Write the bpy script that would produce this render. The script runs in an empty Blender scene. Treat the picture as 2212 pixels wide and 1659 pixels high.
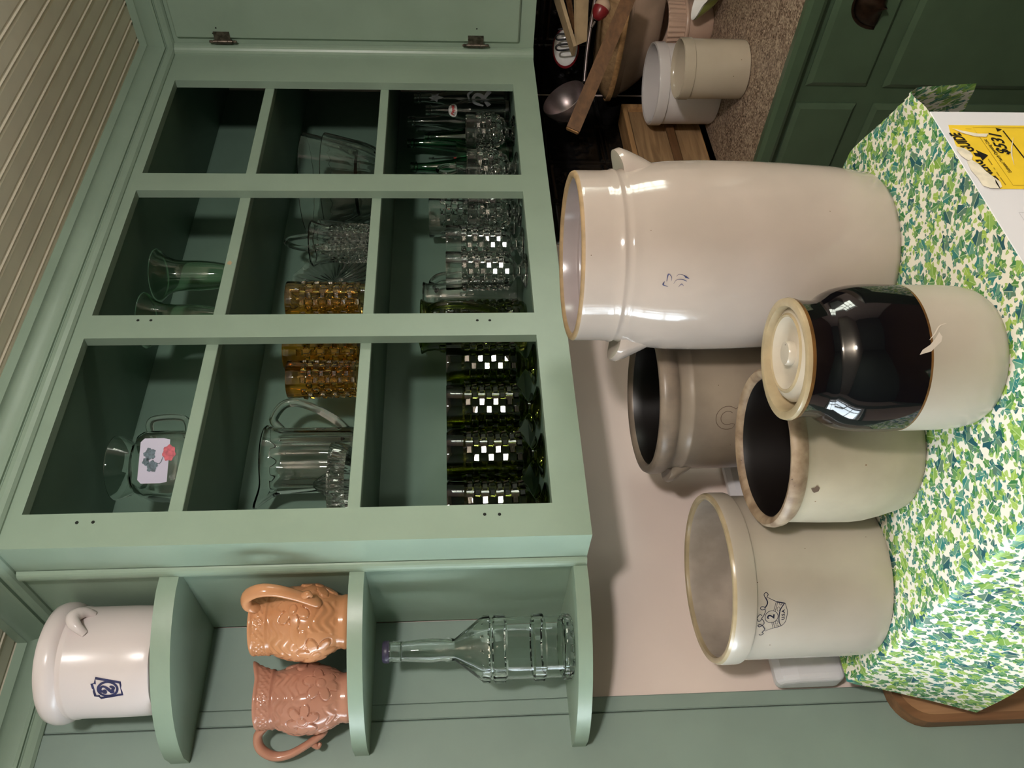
import bpy, math, random
from mathutils import Vector, Matrix
random.seed(7)
PI = math.pi
SC = bpy.context.scene
COL = SC.collection

# ------------------------------------------------------------------ camera, light, exposure
F = 1800.0
CAM = Vector((-0.688, -1.192, 1.667))
RIGHT = Vector((0.78536, -0.61892, -0.01246))
FWD = Vector((0.61685, 0.78411, -0.06832))
UP = Vector((0.05205, 0.04598, 0.99759))
cd = bpy.data.cameras.new('camera'); cam = bpy.data.objects.new('camera', cd); COL.objects.link(cam)
cd.sensor_fit = 'HORIZONTAL'; cd.sensor_width = 36.0; cd.lens = 36.0 * F / 2212.0
cd.clip_start = 0.02
# the phone was held sideways: picture-right is world-down, picture-up is world-right
rx, ry, rz = -UP, RIGHT, -FWD
M3 = Matrix(((rx.x, ry.x, rz.x), (rx.y, ry.y, rz.y), (rx.z, ry.z, rz.z)))
cam.matrix_world = Matrix.Translation(CAM) @ M3.to_4x4()
SC.camera = cam
SC.view_settings.view_transform = 'Standard'; SC.view_settings.look = 'None'
SC.view_settings.exposure = 0.0; SC.view_settings.gamma = 1.0; SC.view_settings.use_curve_mapping = False

world = bpy.data.worlds.new('world'); SC.world = world; world.use_nodes = True
world.node_tree.nodes['Background'].inputs[0].default_value = (0.75, 0.85, 1, 1)
world.node_tree.nodes['Background'].inputs[1].default_value = 0.8

def light(name, kind, loc, energy, color, size=0.1, target=None, size_y=None):
    d = bpy.data.lights.new(name, kind); d.energy = energy; d.color = color
    if kind == 'POINT': d.shadow_soft_size = size
    if kind == 'AREA':
        d.size = size
        if size_y: d.shape = 'RECTANGLE'; d.size_y = size_y
    o = bpy.data.objects.new(name, d); COL.objects.link(o); o.location = loc
    if target is not None:
        o.rotation_euler = (Vector(target) - Vector(loc)).to_track_quat('-Z', 'Y').to_euler()
    return o
light('ceiling_lamp_light', 'POINT', (-0.72, -2.15, 2.25), 114, (1.0, 0.94, 0.895), 0.08)
light('daylight_left', 'AREA', (-0.92, 0.50, 1.55), 52, (0.80, 0.92, 1.0), 0.70, (-0.92, -2, 1.45), 1.0)
light('daylight_right', 'AREA', (1.86, -1.75, 1.6), 44, (0.95, 1.0, 0.85), 0.80, (-2, -1.75, 1.5), 0.85)

def ray(x, y):                       # photo pixel -> viewing direction
    return FWD + RIGHT * ((1659 - y - 829.5) / F) - UP * ((x - 1106) / F)
def at(x, y, ax, val):               # photo pixel -> point on an axis-aligned plane
    d = ray(x, y); t = (val - CAM[ax]) / d[ax]; return CAM + d * t
def hit(x, y, c, R):                 # photo pixel -> (angle, z) on an upright cylinder
    d = ray(x, y); ox, oy = CAM.x - c[0], CAM.y - c[1]
    a = d.x*d.x + d.y*d.y; b = 2*(ox*d.x + oy*d.y); cc = ox*ox + oy*oy - R*R
    t = (-b - math.sqrt(max(0, b*b - 4*a*cc))) / (2*a); p = CAM + d*t
    return math.atan2(p.y - c[1], p.x - c[0]), p.z

# ------------------------------------------------------------------ materials
def lin(c):
    return tuple(((v/255)/12.92 if v/255 <= 0.04045 else ((v/255+0.055)/1.055)**2.4) for v in c) + (1,)
def mat(name, rgb, rough=0.5, metal=0.0, noise=0.0, nscale=20, bump=0.0, bscale=80, trans=0.0, ior=1.45, coat=0.0, spec=0.5, dark=None):
    m = bpy.data.materials.new(name); m.use_nodes = True
    nt = m.node_tree; b = nt.nodes['Principled BSDF']
    b.inputs['Base Color'].default_value = lin(rgb); b.inputs['Roughness'].default_value = rough
    b.inputs['Metallic'].default_value = metal; b.inputs['IOR'].default_value = ior
    b.inputs['Transmission Weight'].default_value = trans; b.inputs['Coat Weight'].default_value = coat
    b.inputs['Specular IOR Level'].default_value = spec
    if noise or bump:
        tc = nt.nodes.new('ShaderNodeTexCoord')
    if noise:
        n = nt.nodes.new('ShaderNodeTexNoise'); n.inputs['Scale'].default_value = nscale; n.inputs['Detail'].default_value = 6
        nt.links.new(tc.outputs['Object'], n.inputs['Vector'])
        mx = nt.nodes.new('ShaderNodeMix'); mx.data_type = 'RGBA'
        d = dark or tuple(int(v*(1-noise)) for v in rgb)
        mx.inputs[6].default_value = lin(d); mx.inputs[7].default_value = lin(rgb)
        rp = nt.nodes.new('ShaderNodeMapRange'); rp.inputs[1].default_value = 0.35; rp.inputs[2].default_value = 0.62
        nt.links.new(n.outputs['Fac'], rp.inputs[0]); nt.links.new(rp.outputs[0], mx.inputs[0])
        nt.links.new(mx.outputs[2], b.inputs['Base Color'])
    if bump:
        n2 = nt.nodes.new('ShaderNodeTexNoise'); n2.inputs['Scale'].default_value = bscale; n2.inputs['Detail'].default_value = 4
        nt.links.new(tc.outputs['Object'], n2.inputs['Vector'])
        bp = nt.nodes.new('ShaderNodeBump'); bp.inputs['Strength'].default_value = bump; bp.inputs['Distance'].default_value = 0.002
        nt.links.new(n2.outputs['Fac'], bp.inputs['Height']); nt.links.new(bp.outputs[0], b.inputs['Normal'])
    return m
def specks(m, rgb=(90, 70, 50), scale=60, thr=0.06, mixto=None):
    """small dark iron spots in a glaze"""
    nt = m.node_tree; b = nt.nodes['Principled BSDF']
    tc = nt.nodes.new('ShaderNodeTexCoord'); v = nt.nodes.new('ShaderNodeTexVoronoi'); v.inputs['Scale'].default_value = scale
    nt.links.new(tc.outputs['Object'], v.inputs['Vector'])
    sp = nt.nodes.new('ShaderNodeSeparateColor'); nt.links.new(v.outputs['Color'], sp.inputs[0])
    g = nt.nodes.new('ShaderNodeMath'); g.operation = 'GREATER_THAN'; g.inputs[1].default_value = 0.86
    nt.links.new(sp.outputs[0], g.inputs[0])
    l = nt.nodes.new('ShaderNodeMath'); l.operation = 'LESS_THAN'; l.inputs[1].default_value = thr
    nt.links.new(v.outputs['Distance'], l.inputs[0])
    mm = nt.nodes.new('ShaderNodeMath'); mm.operation = 'MULTIPLY'
    nt.links.new(g.outputs[0], mm.inputs[0]); nt.links.new(l.outputs[0], mm.inputs[1])
    mx = nt.nodes.new('ShaderNodeMix'); mx.data_type = 'RGBA'; mx.inputs[7].default_value = lin(rgb)
    nt.links.new(mm.outputs[0], mx.inputs[0])
    old = b.inputs['Base Color']
    if old.is_linked:
        src = old.links[0].from_socket; nt.links.new(src, mx.inputs[6])
    else:
        mx.inputs[6].default_value = old.default_value
    nt.links.new(mx.outputs[2], b.inputs['Base Color'])
    return m
def wood(name, c1, c2, rough=0.5, scale=6, axis=2):
    m = bpy.data.materials.new(name); m.use_nodes = True
    nt = m.node_tree; b = nt.nodes['Principled BSDF']; b.inputs['Roughness'].default_value = rough
    tc = nt.nodes.new('ShaderNodeTexCoord'); mp = nt.nodes.new('ShaderNodeMapping')
    s = [scale*6]*3; s[axis] = scale*0.5; mp.inputs['Scale'].default_value = s
    nt.links.new(tc.outputs['Object'], mp.inputs['Vector'])
    n = nt.nodes.new('ShaderNodeTexNoise'); n.inputs['Scale'].default_value = 1.5; n.inputs['Detail'].default_value = 8; n.inputs['Distortion'].default_value = 0.6
    nt.links.new(mp.outputs[0], n.inputs['Vector'])
    cr = nt.nodes.new('ShaderNodeValToRGB'); cr.color_ramp.elements[0].position = 0.3; cr.color_ramp.elements[1].position = 0.7
    cr.color_ramp.elements[0].color = lin(c1); cr.color_ramp.elements[1].color = lin(c2)
    nt.links.new(n.outputs['Fac'], cr.inputs[0]); nt.links.new(cr.outputs[0], b.inputs['Base Color'])
    return m
def glass(name, rgb, ior=1.47, rough=0.0):
    m = bpy.data.materials.new(name); m.use_nodes = True
    nt = m.node_tree; b = nt.nodes['Principled BSDF']
    b.inputs['Base Color'].default_value = lin(rgb); b.inputs['Roughness'].default_value = rough
    b.inputs['Transmission Weight'].default_value = 1.0; b.inputs['IOR'].default_value = ior
    return m

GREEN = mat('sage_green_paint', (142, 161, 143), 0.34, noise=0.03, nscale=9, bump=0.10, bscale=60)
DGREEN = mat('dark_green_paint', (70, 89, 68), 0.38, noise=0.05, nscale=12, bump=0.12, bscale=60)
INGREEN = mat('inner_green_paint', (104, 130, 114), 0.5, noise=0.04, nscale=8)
WALLG = mat('grey_green_wall_paint', (136, 154, 144), 0.42, noise=0.04, nscale=6, bump=0.15, bscale=30)
PINK = mat('cream_pink_wall_paint', (236, 218, 209), 0.6, noise=0.02, nscale=5)
CEIL = mat('cream_ceiling_paint', (232, 220, 200), 0.5, noise=0.03, nscale=14, bump=0.08)
FLOORM = wood('brown_floor_wood', (66, 48, 34), (92, 68, 48), 0.4, 3, 0)
HOLE = mat('screw_hole_dark', (25, 30, 24), 0.9)
BRONZE = mat('aged_bronze', (60, 44, 34), 0.38, metal=0.85, noise=0.3, nscale=60)
NICKEL = mat('old_hinge_metal', (120, 108, 98), 0.35, metal=0.9, noise=0.35, nscale=80)
TIN = mat('black_tin', (26, 24, 23), 0.18, noise=0.3, nscale=30)
WHITEM = mat('white_enamel', (226, 224, 228), 0.3, noise=0.01, nscale=4)
GREYP = mat('white_console_plastic', (214, 212, 216), 0.35)
GASK = mat('grey_gasket', (130, 128, 126), 0.6)

CREAM = specks(mat('cream_stoneware_glaze', (176, 166, 153), 0.24, noise=0.06, nscale=5, bump=0.03, bscale=18))
CREAM2 = specks(mat('warm_cream_glaze', (178, 166, 148), 0.16, noise=0.06, nscale=6), scale=45, thr=0.05)
JARW = specks(mat('ivory_jar_glaze', (184, 170, 160), 0.10, noise=0.07, nscale=4, bump=0.05, bscale=9), rgb=(110, 90, 70), scale=40, thr=0.05)
RIMB = mat('bare_buff_clay', (168, 140, 104), 0.6, noise=0.12, nscale=50)
RIMY = mat('yellowed_rim_glaze', (172, 154, 122), 0.25, noise=0.1, nscale=30)
JARIN = mat('jar_lining_glaze', (160, 148, 148), 0.2, noise=0.1, nscale=10)
SALT = specks(mat('grey_tan_salt_glaze', (150, 136, 120), 0.32, noise=0.14, nscale=9, bump=0.05, bscale=25))
SALTRIM = mat('grey_tan_rim_glaze', (136, 121, 106), 0.34, noise=0.15, nscale=25)
DARKIN = mat('dark_brown_slip', (16, 11, 9), 0.4)
BUFF = specks(mat('buff_stoneware', (174, 164, 143), 0.4, noise=0.12, nscale=7, bump=0.12, bscale=30), rgb=(120, 96, 70), scale=70, thr=0.09)
BUFFRIM = specks(mat('worn_brown_rim', (160, 140, 116), 0.5, noise=0.35, nscale=34, dark=(116, 94, 74)), rgb=(60, 45, 35), scale=120, thr=0.12)
BLACKG = mat('black_slip_glaze', (6, 7, 11), 0.06, noise=0.5, nscale=5, bump=0.03, bscale=30, dark=(9, 7, 10))
BROWNE = mat('amber_glaze_edge', (112, 78, 40), 0.25, noise=0.3, nscale=30)
LIDM = specks(mat('lid_cream_glaze', (190, 179, 162), 0.28, noise=0.08, nscale=12), rgb=(80, 64, 50), scale=110, thr=0.12)
WHITEC = mat('white_crock_glaze', (206, 200, 198), 0.14)
PINKC = mat('pale_pink_white_glaze', (214, 202, 200), 0.26)
BLUEM = mat('cobalt_blue_stamp', (44, 46, 92), 0.35, noise=0.25, nscale=90)
INK = mat('dark_blue_stamp_ink', (20, 24, 48), 0.4)
FAINT = mat('faint_brown_stamp', (92, 74, 60), 0.5)
SLATE = mat('slate_blue_stamp', (72, 78, 120), 0.35, noise=0.3, nscale=120)
TERRA = mat('terracotta_glaze', (200, 144, 104), 0.14, noise=0.16, nscale=10, dark=(184, 128, 88), bump=0.04)
TERRA2 = mat('pink_terracotta_glaze', (186, 134, 112), 0.14, noise=0.16, nscale=10, dark=(170, 118, 98), bump=0.04)
CLEAR = glass('clear_glass', (253, 254, 253), 1.45)
CLEARG = glass('faint_green_glass', (250, 253, 251), 1.33)
OLIVE = glass('olive_green_glass', (142, 154, 72))
OLIVED = glass('dark_olive_glass', (150, 164, 78))
AMBER = glass('amber_glass', (246, 204, 118))
BOTG = glass('green_bottle_glass', (128, 190, 154))
VASEG = glass('pale_green_glass', (214, 236, 214), rough=0.05)
TANG = glass('tan_glass', (244, 228, 214))
CAPM = mat('violet_grey_plastic', (62, 56, 76), 0.4)
STEEL = mat('dull_aluminium', (150, 138, 138), 0.36, metal=0.9, noise=0.12, nscale=30)
BLACKW = mat('black_wire', (16, 15, 18), 0.4)
REDE = mat('red_enamel', (112, 24, 30), 0.3)
CREAMW = mat('cream_painted_wood', (192, 168, 132), 0.5, noise=0.12, nscale=20)
WOODL = wood('honey_wood', (152, 114, 74), (196, 154, 106), 0.5, 8, 0)
WOODM = wood('old_brown_wood', (128, 100, 70), (172, 140, 102), 0.55, 8, 0)
WOODD = wood('dark_edge_wood', (84, 58, 36), (116, 82, 52), 0.5, 8, 0)
WOODB = wood('tray_wood', (152, 114, 80), (190, 148, 108), 0.45, 5, 2)
DOUGH = mat('worn_dough_bowl', (176, 150, 130), 0.6, noise=0.16, nscale=9)
CASS = mat('pink_beige_stoneware', (196, 166, 146), 0.35, noise=0.08, nscale=9)
LEAFG = mat('leaf_green_glaze', (150, 160, 84), 0.3)
WHITEG = mat('white_china', (232, 230, 226), 0.2)
DECALW = mat('white_bottle_print', (240, 236, 250), 0.5)
DECALR = mat('red_bottle_print', (176, 40, 36), 0.5)
DECALB = mat('blue_bottle_print', (60, 70, 130), 0.5)
GRAPE = mat('slate_leaf_print', (92, 112, 124), 0.5, noise=0.3, nscale=200)
ROSE = mat('rose_red_print', (206, 92, 104), 0.5, noise=0.2, nscale=150)
WINREFL = mat('window_reflection_patch', (226, 218, 240), 0.5, trans=0.3, ior=1.2)  # painted window reflection for the square jar's front, not a print
YEL = mat('yellow_label_paper', (238, 200, 52), 0.5, noise=0.03, nscale=30)
TORN = mat('torn_paper', (232, 222, 200), 0.8, noise=0.1, nscale=60)
LBLACK = mat('label_black_ink', (24, 22, 18), 0.5)
LGREY = mat('label_thin_ink', (150, 124, 30), 0.6)
PENCIL = mat('thin_grey_line', (170, 168, 172), 0.6)

def granite():
    m = mat('speckled_laminate', (150, 128, 106), 0.45); nt = m.node_tree; b = nt.nodes['Principled BSDF']
    tc = nt.nodes.new('ShaderNodeTexCoord')
    v = nt.nodes.new('ShaderNodeTexVoronoi'); v.inputs['Scale'].default_value = 260
    n = nt.nodes.new('ShaderNodeTexNoise'); n.inputs['Scale'].default_value = 40; n.inputs['Detail'].default_value = 6
    for t in (v, n): nt.links.new(tc.outputs['Object'], t.inputs['Vector'])
    sp = nt.nodes.new('ShaderNodeSeparateColor'); nt.links.new(v.outputs['Color'], sp.inputs[0])
    ad = nt.nodes.new('ShaderNodeMath'); ad.operation = 'ADD'; nt.links.new(sp.outputs[0], ad.inputs[0]); nt.links.new(n.outputs['Fac'], ad.inputs[1])
    mu = nt.nodes.new('ShaderNodeMath'); mu.operation = 'MULTIPLY'; mu.inputs[1].default_value = 0.6; nt.links.new(ad.outputs[0], mu.inputs[0])
    cr = nt.nodes.new('ShaderNodeValToRGB'); e = cr.color_ramp.elements
    e[0].position = 0.2; e[0].color = lin((48, 36, 30)); e[1].position = 0.85; e[1].color = lin((178, 160, 140))
    for p, c in ((0.33, (98, 78, 64)), (0.5, (132, 112, 96)), (0.68, (150, 130, 112))):
        k = e.new(p); k.color = lin(c)
    nt.links.new(mu.outputs[0], cr.inputs[0]); nt.links.new(cr.outputs[0], b.inputs['Base Color'])
    return m
GRANITE = granite()

def ivy():
    m = bpy.data.materials.new('ivy_print_cloth'); m.use_nodes = True
    nt = m.node_tree; N = nt.nodes; L = nt.links; b = N['Principled BSDF']
    b.inputs['Roughness'].default_value = 0.5; b.inputs['Specular IOR Level'].default_value = 0.4
    uv = N.new('ShaderNodeUVMap'); uv.uv_map = 'UVMap'
    def math_(op, a, c=None, d=None):
        n = N.new('ShaderNodeMath'); n.operation = op
        for i, s in enumerate((a, c, d)):
            if s is None: continue
            if isinstance(s, (int, float)): n.inputs[i].default_value = s
            else: L.new(s, n.inputs[i])
        return n.outputs[0]
    cur = None
    base = lin((232, 227, 213))
    nz = N.new('ShaderNodeTexNoise'); nz.inputs['Scale'].default_value = 24; nz.inputs['Detail'].default_value = 3
    L.new(uv.outputs[0], nz.inputs['Vector'])
    for scale, seed, thr, pres, pal, lobes in (
        (76, 3.3, 0.50, 0.05, ((136, 170, 76), (44, 116, 110), (160, 188, 92), (30, 90, 94)), 3),
        (53, 9.1, 0.60, 0.05, ((38, 116, 112), (76, 132, 64), (150, 182, 76), (54, 120, 66)), 5),
        (38, 21.7, 0.60, 0.25, ((58, 122, 70), (44, 122, 118), (120, 160, 66), (26, 82, 90)), 5),
        (94, 40.2, 0.48, 0.30, ((34, 92, 100), (150, 180, 84), (70, 134, 96), (40, 110, 110)), 3)):
        vm = N.new('ShaderNodeVectorMath'); vm.operation = 'MULTIPLY_ADD'
        vm.inputs[1].default_value = (scale, scale, 0); vm.inputs[2].default_value = (seed, seed*1.7, 0)
        L.new(uv.outputs[0], vm.inputs[0])
        vo = N.new('ShaderNodeTexVoronoi'); vo.voronoi_dimensions = '2D'; vo.inputs['Scale'].default_value = 1.0; vo.inputs['Randomness'].default_value = 0.85
        L.new(vm.outputs[0], vo.inputs['Vector'])
        df = N.new('ShaderNodeVectorMath'); df.operation = 'SUBTRACT'; L.new(vm.outputs[0], df.inputs[0]); L.new(vo.outputs['Position'], df.inputs[1])
        sc = N.new('ShaderNodeSeparateColor'); L.new(vo.outputs['Color'], sc.inputs[0])
        ro = N.new('ShaderNodeVectorRotate'); ro.rotation_type = 'Z_AXIS'; L.new(df.outputs[0], ro.inputs['Vector'])
        L.new(math_('MULTIPLY', sc.outputs[0], 6.283), ro.inputs['Angle'])
        sx = N.new('ShaderNodeSeparateXYZ'); L.new(ro.outputs[0], sx.inputs[0])
        yy = math_('MULTIPLY', sx.outputs[1], 1.25)
        ang = math_('ARCTAN2', yy, sx.outputs[0])
        r = math_('SQRT', math_('ADD', math_('MULTIPLY', sx.outputs[0], sx.outputs[0]), math_('MULTIPLY', yy, yy)))
        lob = math_('MULTIPLY_ADD', math_('ABSOLUTE', math_('SINE', math_('MULTIPLY', ang, lobes/2))), -0.34, 1.0)
        tip = math_('MULTIPLY_ADD', math_('COSINE', ang), 0.14, 0.92)
        rad = math_('MULTIPLY', math_('MULTIPLY', lob, tip), math_('MULTIPLY', math_('MULTIPLY_ADD', sc.outputs[1], 0.45, 0.6), thr))
        mask = math_('MULTIPLY', math_('LESS_THAN', r, rad), math_('GREATER_THAN', sc.outputs[2], pres))
        cr = N.new('ShaderNodeValToRGB'); cr.color_ramp.interpolation = 'CONSTANT'
        e = cr.color_ramp.elements; e[0].position = 0; e[0].color = lin(pal[0]); e[1].position = 0.28; e[1].color = lin(pal[1])
        for p, c in ((0.55, pal[2]), (0.78, pal[3])): k = e.new(p); k.color = lin(c)
        L.new(sc.outputs[1], cr.inputs[0])
        # two-tone blade and pale midrib
        ton = N.new('ShaderNodeMix'); ton.data_type = 'RGBA'; ton.inputs[7].default_value = lin((186, 214, 140))
        L.new(cr.outputs[0], ton.inputs[6])
        L.new(math_('MULTIPLY', math_('GREATER_THAN', sx.outputs[1], 0.0), math_('MULTIPLY', nz.outputs['Fac'], 0.35)), ton.inputs[0])
        rib = math_('MULTIPLY', math_('LESS_THAN', math_('ABSOLUTE', sx.outputs[1]), 0.018), 0.55)
        rb = N.new('ShaderNodeMix'); rb.data_type = 'RGBA'; rb.inputs[7].default_value = lin((216, 230, 190))
        L.new(ton.outputs[2], rb.inputs[6]); L.new(rib, rb.inputs[0])
        mx = N.new('ShaderNodeMix'); mx.data_type = 'RGBA'; L.new(mask, mx.inputs[0]); L.new(rb.outputs[2], mx.inputs[7])
        if cur is None: mx.inputs[6].default_value = base
        else: L.new(cur, mx.inputs[6])
        cur = mx.outputs[2]
    L.new(cur, b.inputs['Base Color'])
    return m
IVY = ivy()

# ------------------------------------------------------------------ mesh helpers
class MB:
    def __init__(s): s.v = []; s.f = []; s.m = []; s.sm = []; s.uv = None
    def add(s, vs, fs, mi=0, smooth=False):
        o = len(s.v); s.v += [tuple(p) for p in vs]
        for k, f in enumerate(fs):
            s.f.append(tuple(i+o for i in f)); s.m.append(mi[k] if isinstance(mi, list) else mi); s.sm.append(smooth)
        return s
    def box(s, x0, x1, y0, y1, z0, z1, mi=0, b=0.0):
        if b > 0:
            # chamfered box
            P = []
            for x, sx in ((x0, 1), (x1, -1)):
                for y, sy in ((y0, 1), (y1, -1)):
                    for z, sz in ((z0, 1), (z1, -1)):
                        P += [(x, y+sy*b, z+sz*b), (x+sx*b, y, z+sz*b), (x+sx*b, y+sy*b, z)]
            import bmesh
            bm = bmesh.new()
            for p in P: bm.verts.new(p)
            bmesh.ops.convex_hull(bm, input=bm.verts)
            bmesh.ops.dissolve_limit(bm, angle_limit=0.01, verts=bm.verts, edges=bm.edges)
            bm.verts.ensure_lookup_table(); bm.verts.index_update()
            s.add([v.co[:] for v in bm.verts], [[v.index for v in f.verts] for f in bm.faces], mi); bm.free(); return s
        v = [(x0,y0,z0),(x1,y0,z0),(x1,y1,z0),(x0,y1,z0),(x0,y0,z1),(x1,y0,z1),(x1,y1,z1),(x0,y1,z1)]
        return s.add(v, [(0,3,2,1),(4,5,6,7),(0,1,5,4),(1,2,6,5),(2,3,7,6),(3,0,4,7)], mi)
    def prism(s, poly, h0, h1, axis='z', mi=0):
        n = len(poly)
        f = {'z': lambda a, b, h: (a, b, h), 'y': lambda a, b, h: (a, h, b), 'x': lambda a, b, h: (h, a, b)}[axis]
        v = [f(a, b, h0) for a, b in poly] + [f(a, b, h1) for a, b in poly]
        fs = [tuple(range(n))[::-1], tuple(range(n, 2*n))] + [(i, (i+1) % n, n+(i+1) % n, n+i) for i in range(n)]
        return s.add(v, fs, mi)
    def lathe(s, prof, n=64, c=(0, 0, 0), mod=None, smooth=True, angs=None):
        """prof: (r, z[, mat]) ; the mat belongs to the segment that starts there"""
        vs, fs, ms, rings = [], [], [], []
        if angs: n = len(angs)
        for k, p in enumerate(prof):
            r, z = p[0], p[1]
            if r < 1e-6:
                rings.append([len(vs)]); vs.append((c[0], c[1], c[2]+z))
            else:
                ring = []
                for i in range(n):
                    a = angs[i] if angs else 2*PI*i/n; rr, zz = (mod(a, r, z, k) if mod else (r, z))
                    ring.append(len(vs)); vs.append((c[0]+rr*math.cos(a), c[1]+rr*math.sin(a), c[2]+zz))
                rings.append(ring)
        for k in range(len(prof)-1):
            A, B = rings[k], rings[k+1]; mi = prof[k][2] if len(prof[k]) > 2 else 0
            if len(A) == 1 and len(B) == 1: continue
            for i in range(n):
                j = (i+1) % n
                if len(A) == 1: fs.append((A[0], B[j], B[i]))
                elif len(B) == 1: fs.append((A[i], A[j], B[0]))
                else: fs.append((A[i], A[j], B[j], B[i]))
                ms.append(mi)
        return s.add(vs, fs, ms, smooth)
    def tube(s, pts, rad, n=12, mi=0, flat=1.0, smooth=True, sub=6, closed_ends=True):
        P = catmull([Vector(p) for p in pts], sub) if sub > 1 else [Vector(p) for p in pts]
        m = len(P); R = rad if isinstance(rad, (list, tuple)) else [rad]
        rr = [R[0]]*m if len(R) == 1 else [interp(R, i/(m-1)) for i in range(m)]
        T = [(P[min(i+1, m-1)] - P[max(i-1, 0)]).normalized() for i in range(m)]
        u = T[0].orthogonal().normalized()
        # keep the flat axis tied to the path's plane
        nrm = Vector((0, 0, 0))
        for i in range(1, m-1): nrm += (P[i]-P[i-1]).cross(P[i+1]-P[i])
        if nrm.length > 1e-9: u = nrm.normalized()
        vs, fs = [], []
        for i in range(m):
            u = (u - T[i]*u.dot(T[i])).normalized(); w = T[i].cross(u)
            for k in range(n):
                a = 2*PI*k/n; vs.append(P[i] + u*(math.cos(a)*rr[i]*flat) + w*(math.sin(a)*rr[i]))
        for i in range(m-1):
            for k in range(n):
                j = (k+1) % n; fs.append((i*n+k, i*n+j, (i+1)*n+j, (i+1)*n+k))
        if closed_ends:
            fs.append(tuple(range(n))[::-1]); fs.append(tuple((m-1)*n+k for k in range(n)))
        return s.add(vs, fs, mi, smooth)
    def grid(s, fn, nu, nv, mi=0, smooth=True, wrap=False):
        vs = [fn(i/nu, j/nv) for i in range(nu+1) for j in range(nv+1)]
        fs = [(i*(nv+1)+j, (i+1)*(nv+1)+j, (i+1)*(nv+1)+j+1, i*(nv+1)+j+1) for i in range(nu) for j in range(nv)]
        return s.add(vs, fs, mi, smooth)
    def xform(s, M, start=0):
        for i in range(start, len(s.v)): s.v[i] = tuple(M @ Vector(s.v[i]))
        return s
    def build(s, name, mats, parent=None, angle=35, loc=None):
        me = bpy.data.meshes.new(name); me.from_pydata(s.v, [], s.f)
        for m in (mats if isinstance(mats, (list, tuple)) else [mats]): me.materials.append(m)
        me.polygons.foreach_set('material_index', s.m)
        me.polygons.foreach_set('use_smooth', [True]*len(s.f) if any(s.sm) else [False]*len(s.f))
        if any(s.sm): me.set_sharp_from_angle(angle=math.radians(angle))
        me.update()
        o = bpy.data.objects.new(name, me); COL.objects.link(o)
        if parent is not None: o.parent = parent
        if loc is not None: o.location = loc
        return o
def catmull(P, sub):
    out = []
    for i in range(len(P)-1):
        p0 = P[i-1] if i > 0 else P[i]*2-P[i+1]; p1, p2 = P[i], P[i+1]; p3 = P[i+2] if i+2 < len(P) else P[i+1]*2-P[i]
        for k in range(sub):
            t = k/sub
            out.append(0.5*((2*p1)+(p2-p0)*t+(2*p0-5*p1+4*p2-p3)*t*t+(3*p1-p0-3*p2+p3)*t**3))
    out.append(P[-1]); return out
def interp(R, t):
    x = t*(len(R)-1); i = min(int(x), len(R)-2); return R[i]+(R[i+1]-R[i])*(x-i)
def arc(c, r, a0, a1, n):
    return [(c[0]+r*math.cos(math.radians(a0+(a1-a0)*i/n)), c[1]+r*math.sin(math.radians(a0+(a1-a0)*i/n))) for i in range(n+1)]

def tag(o, label, cat, group=None, kind=None):
    if label: o['label'] = label
    if cat: o['category'] = cat
    if group: o['group'] = group
    if kind: o['kind'] = kind
    return o
def thing(name, label, cat, loc=(0, 0, 0), rotz=0.0, group=None):
    o = bpy.data.objects.new(name, None); COL.objects.link(o); o.empty_display_size = 0.05
    o.location = loc; o.rotation_euler = (0, 0, rotz)
    return tag(o, label, cat, group)
def struct(o): o['kind'] = 'structure'; return o
def dup(root, loc, rotz=0.0, label=None, scale=None):
    r = root.copy(); COL.objects.link(r); r.location = loc; r.rotation_euler = (0, 0, rotz)
    if label: r['label'] = label
    if scale: r.scale = scale
    for ch in list(root.children):
        c = ch.copy(); COL.objects.link(c); c.parent = r
        for g in ch.children:
            d = g.copy(); COL.objects.link(d); d.parent = c
    return r

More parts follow.
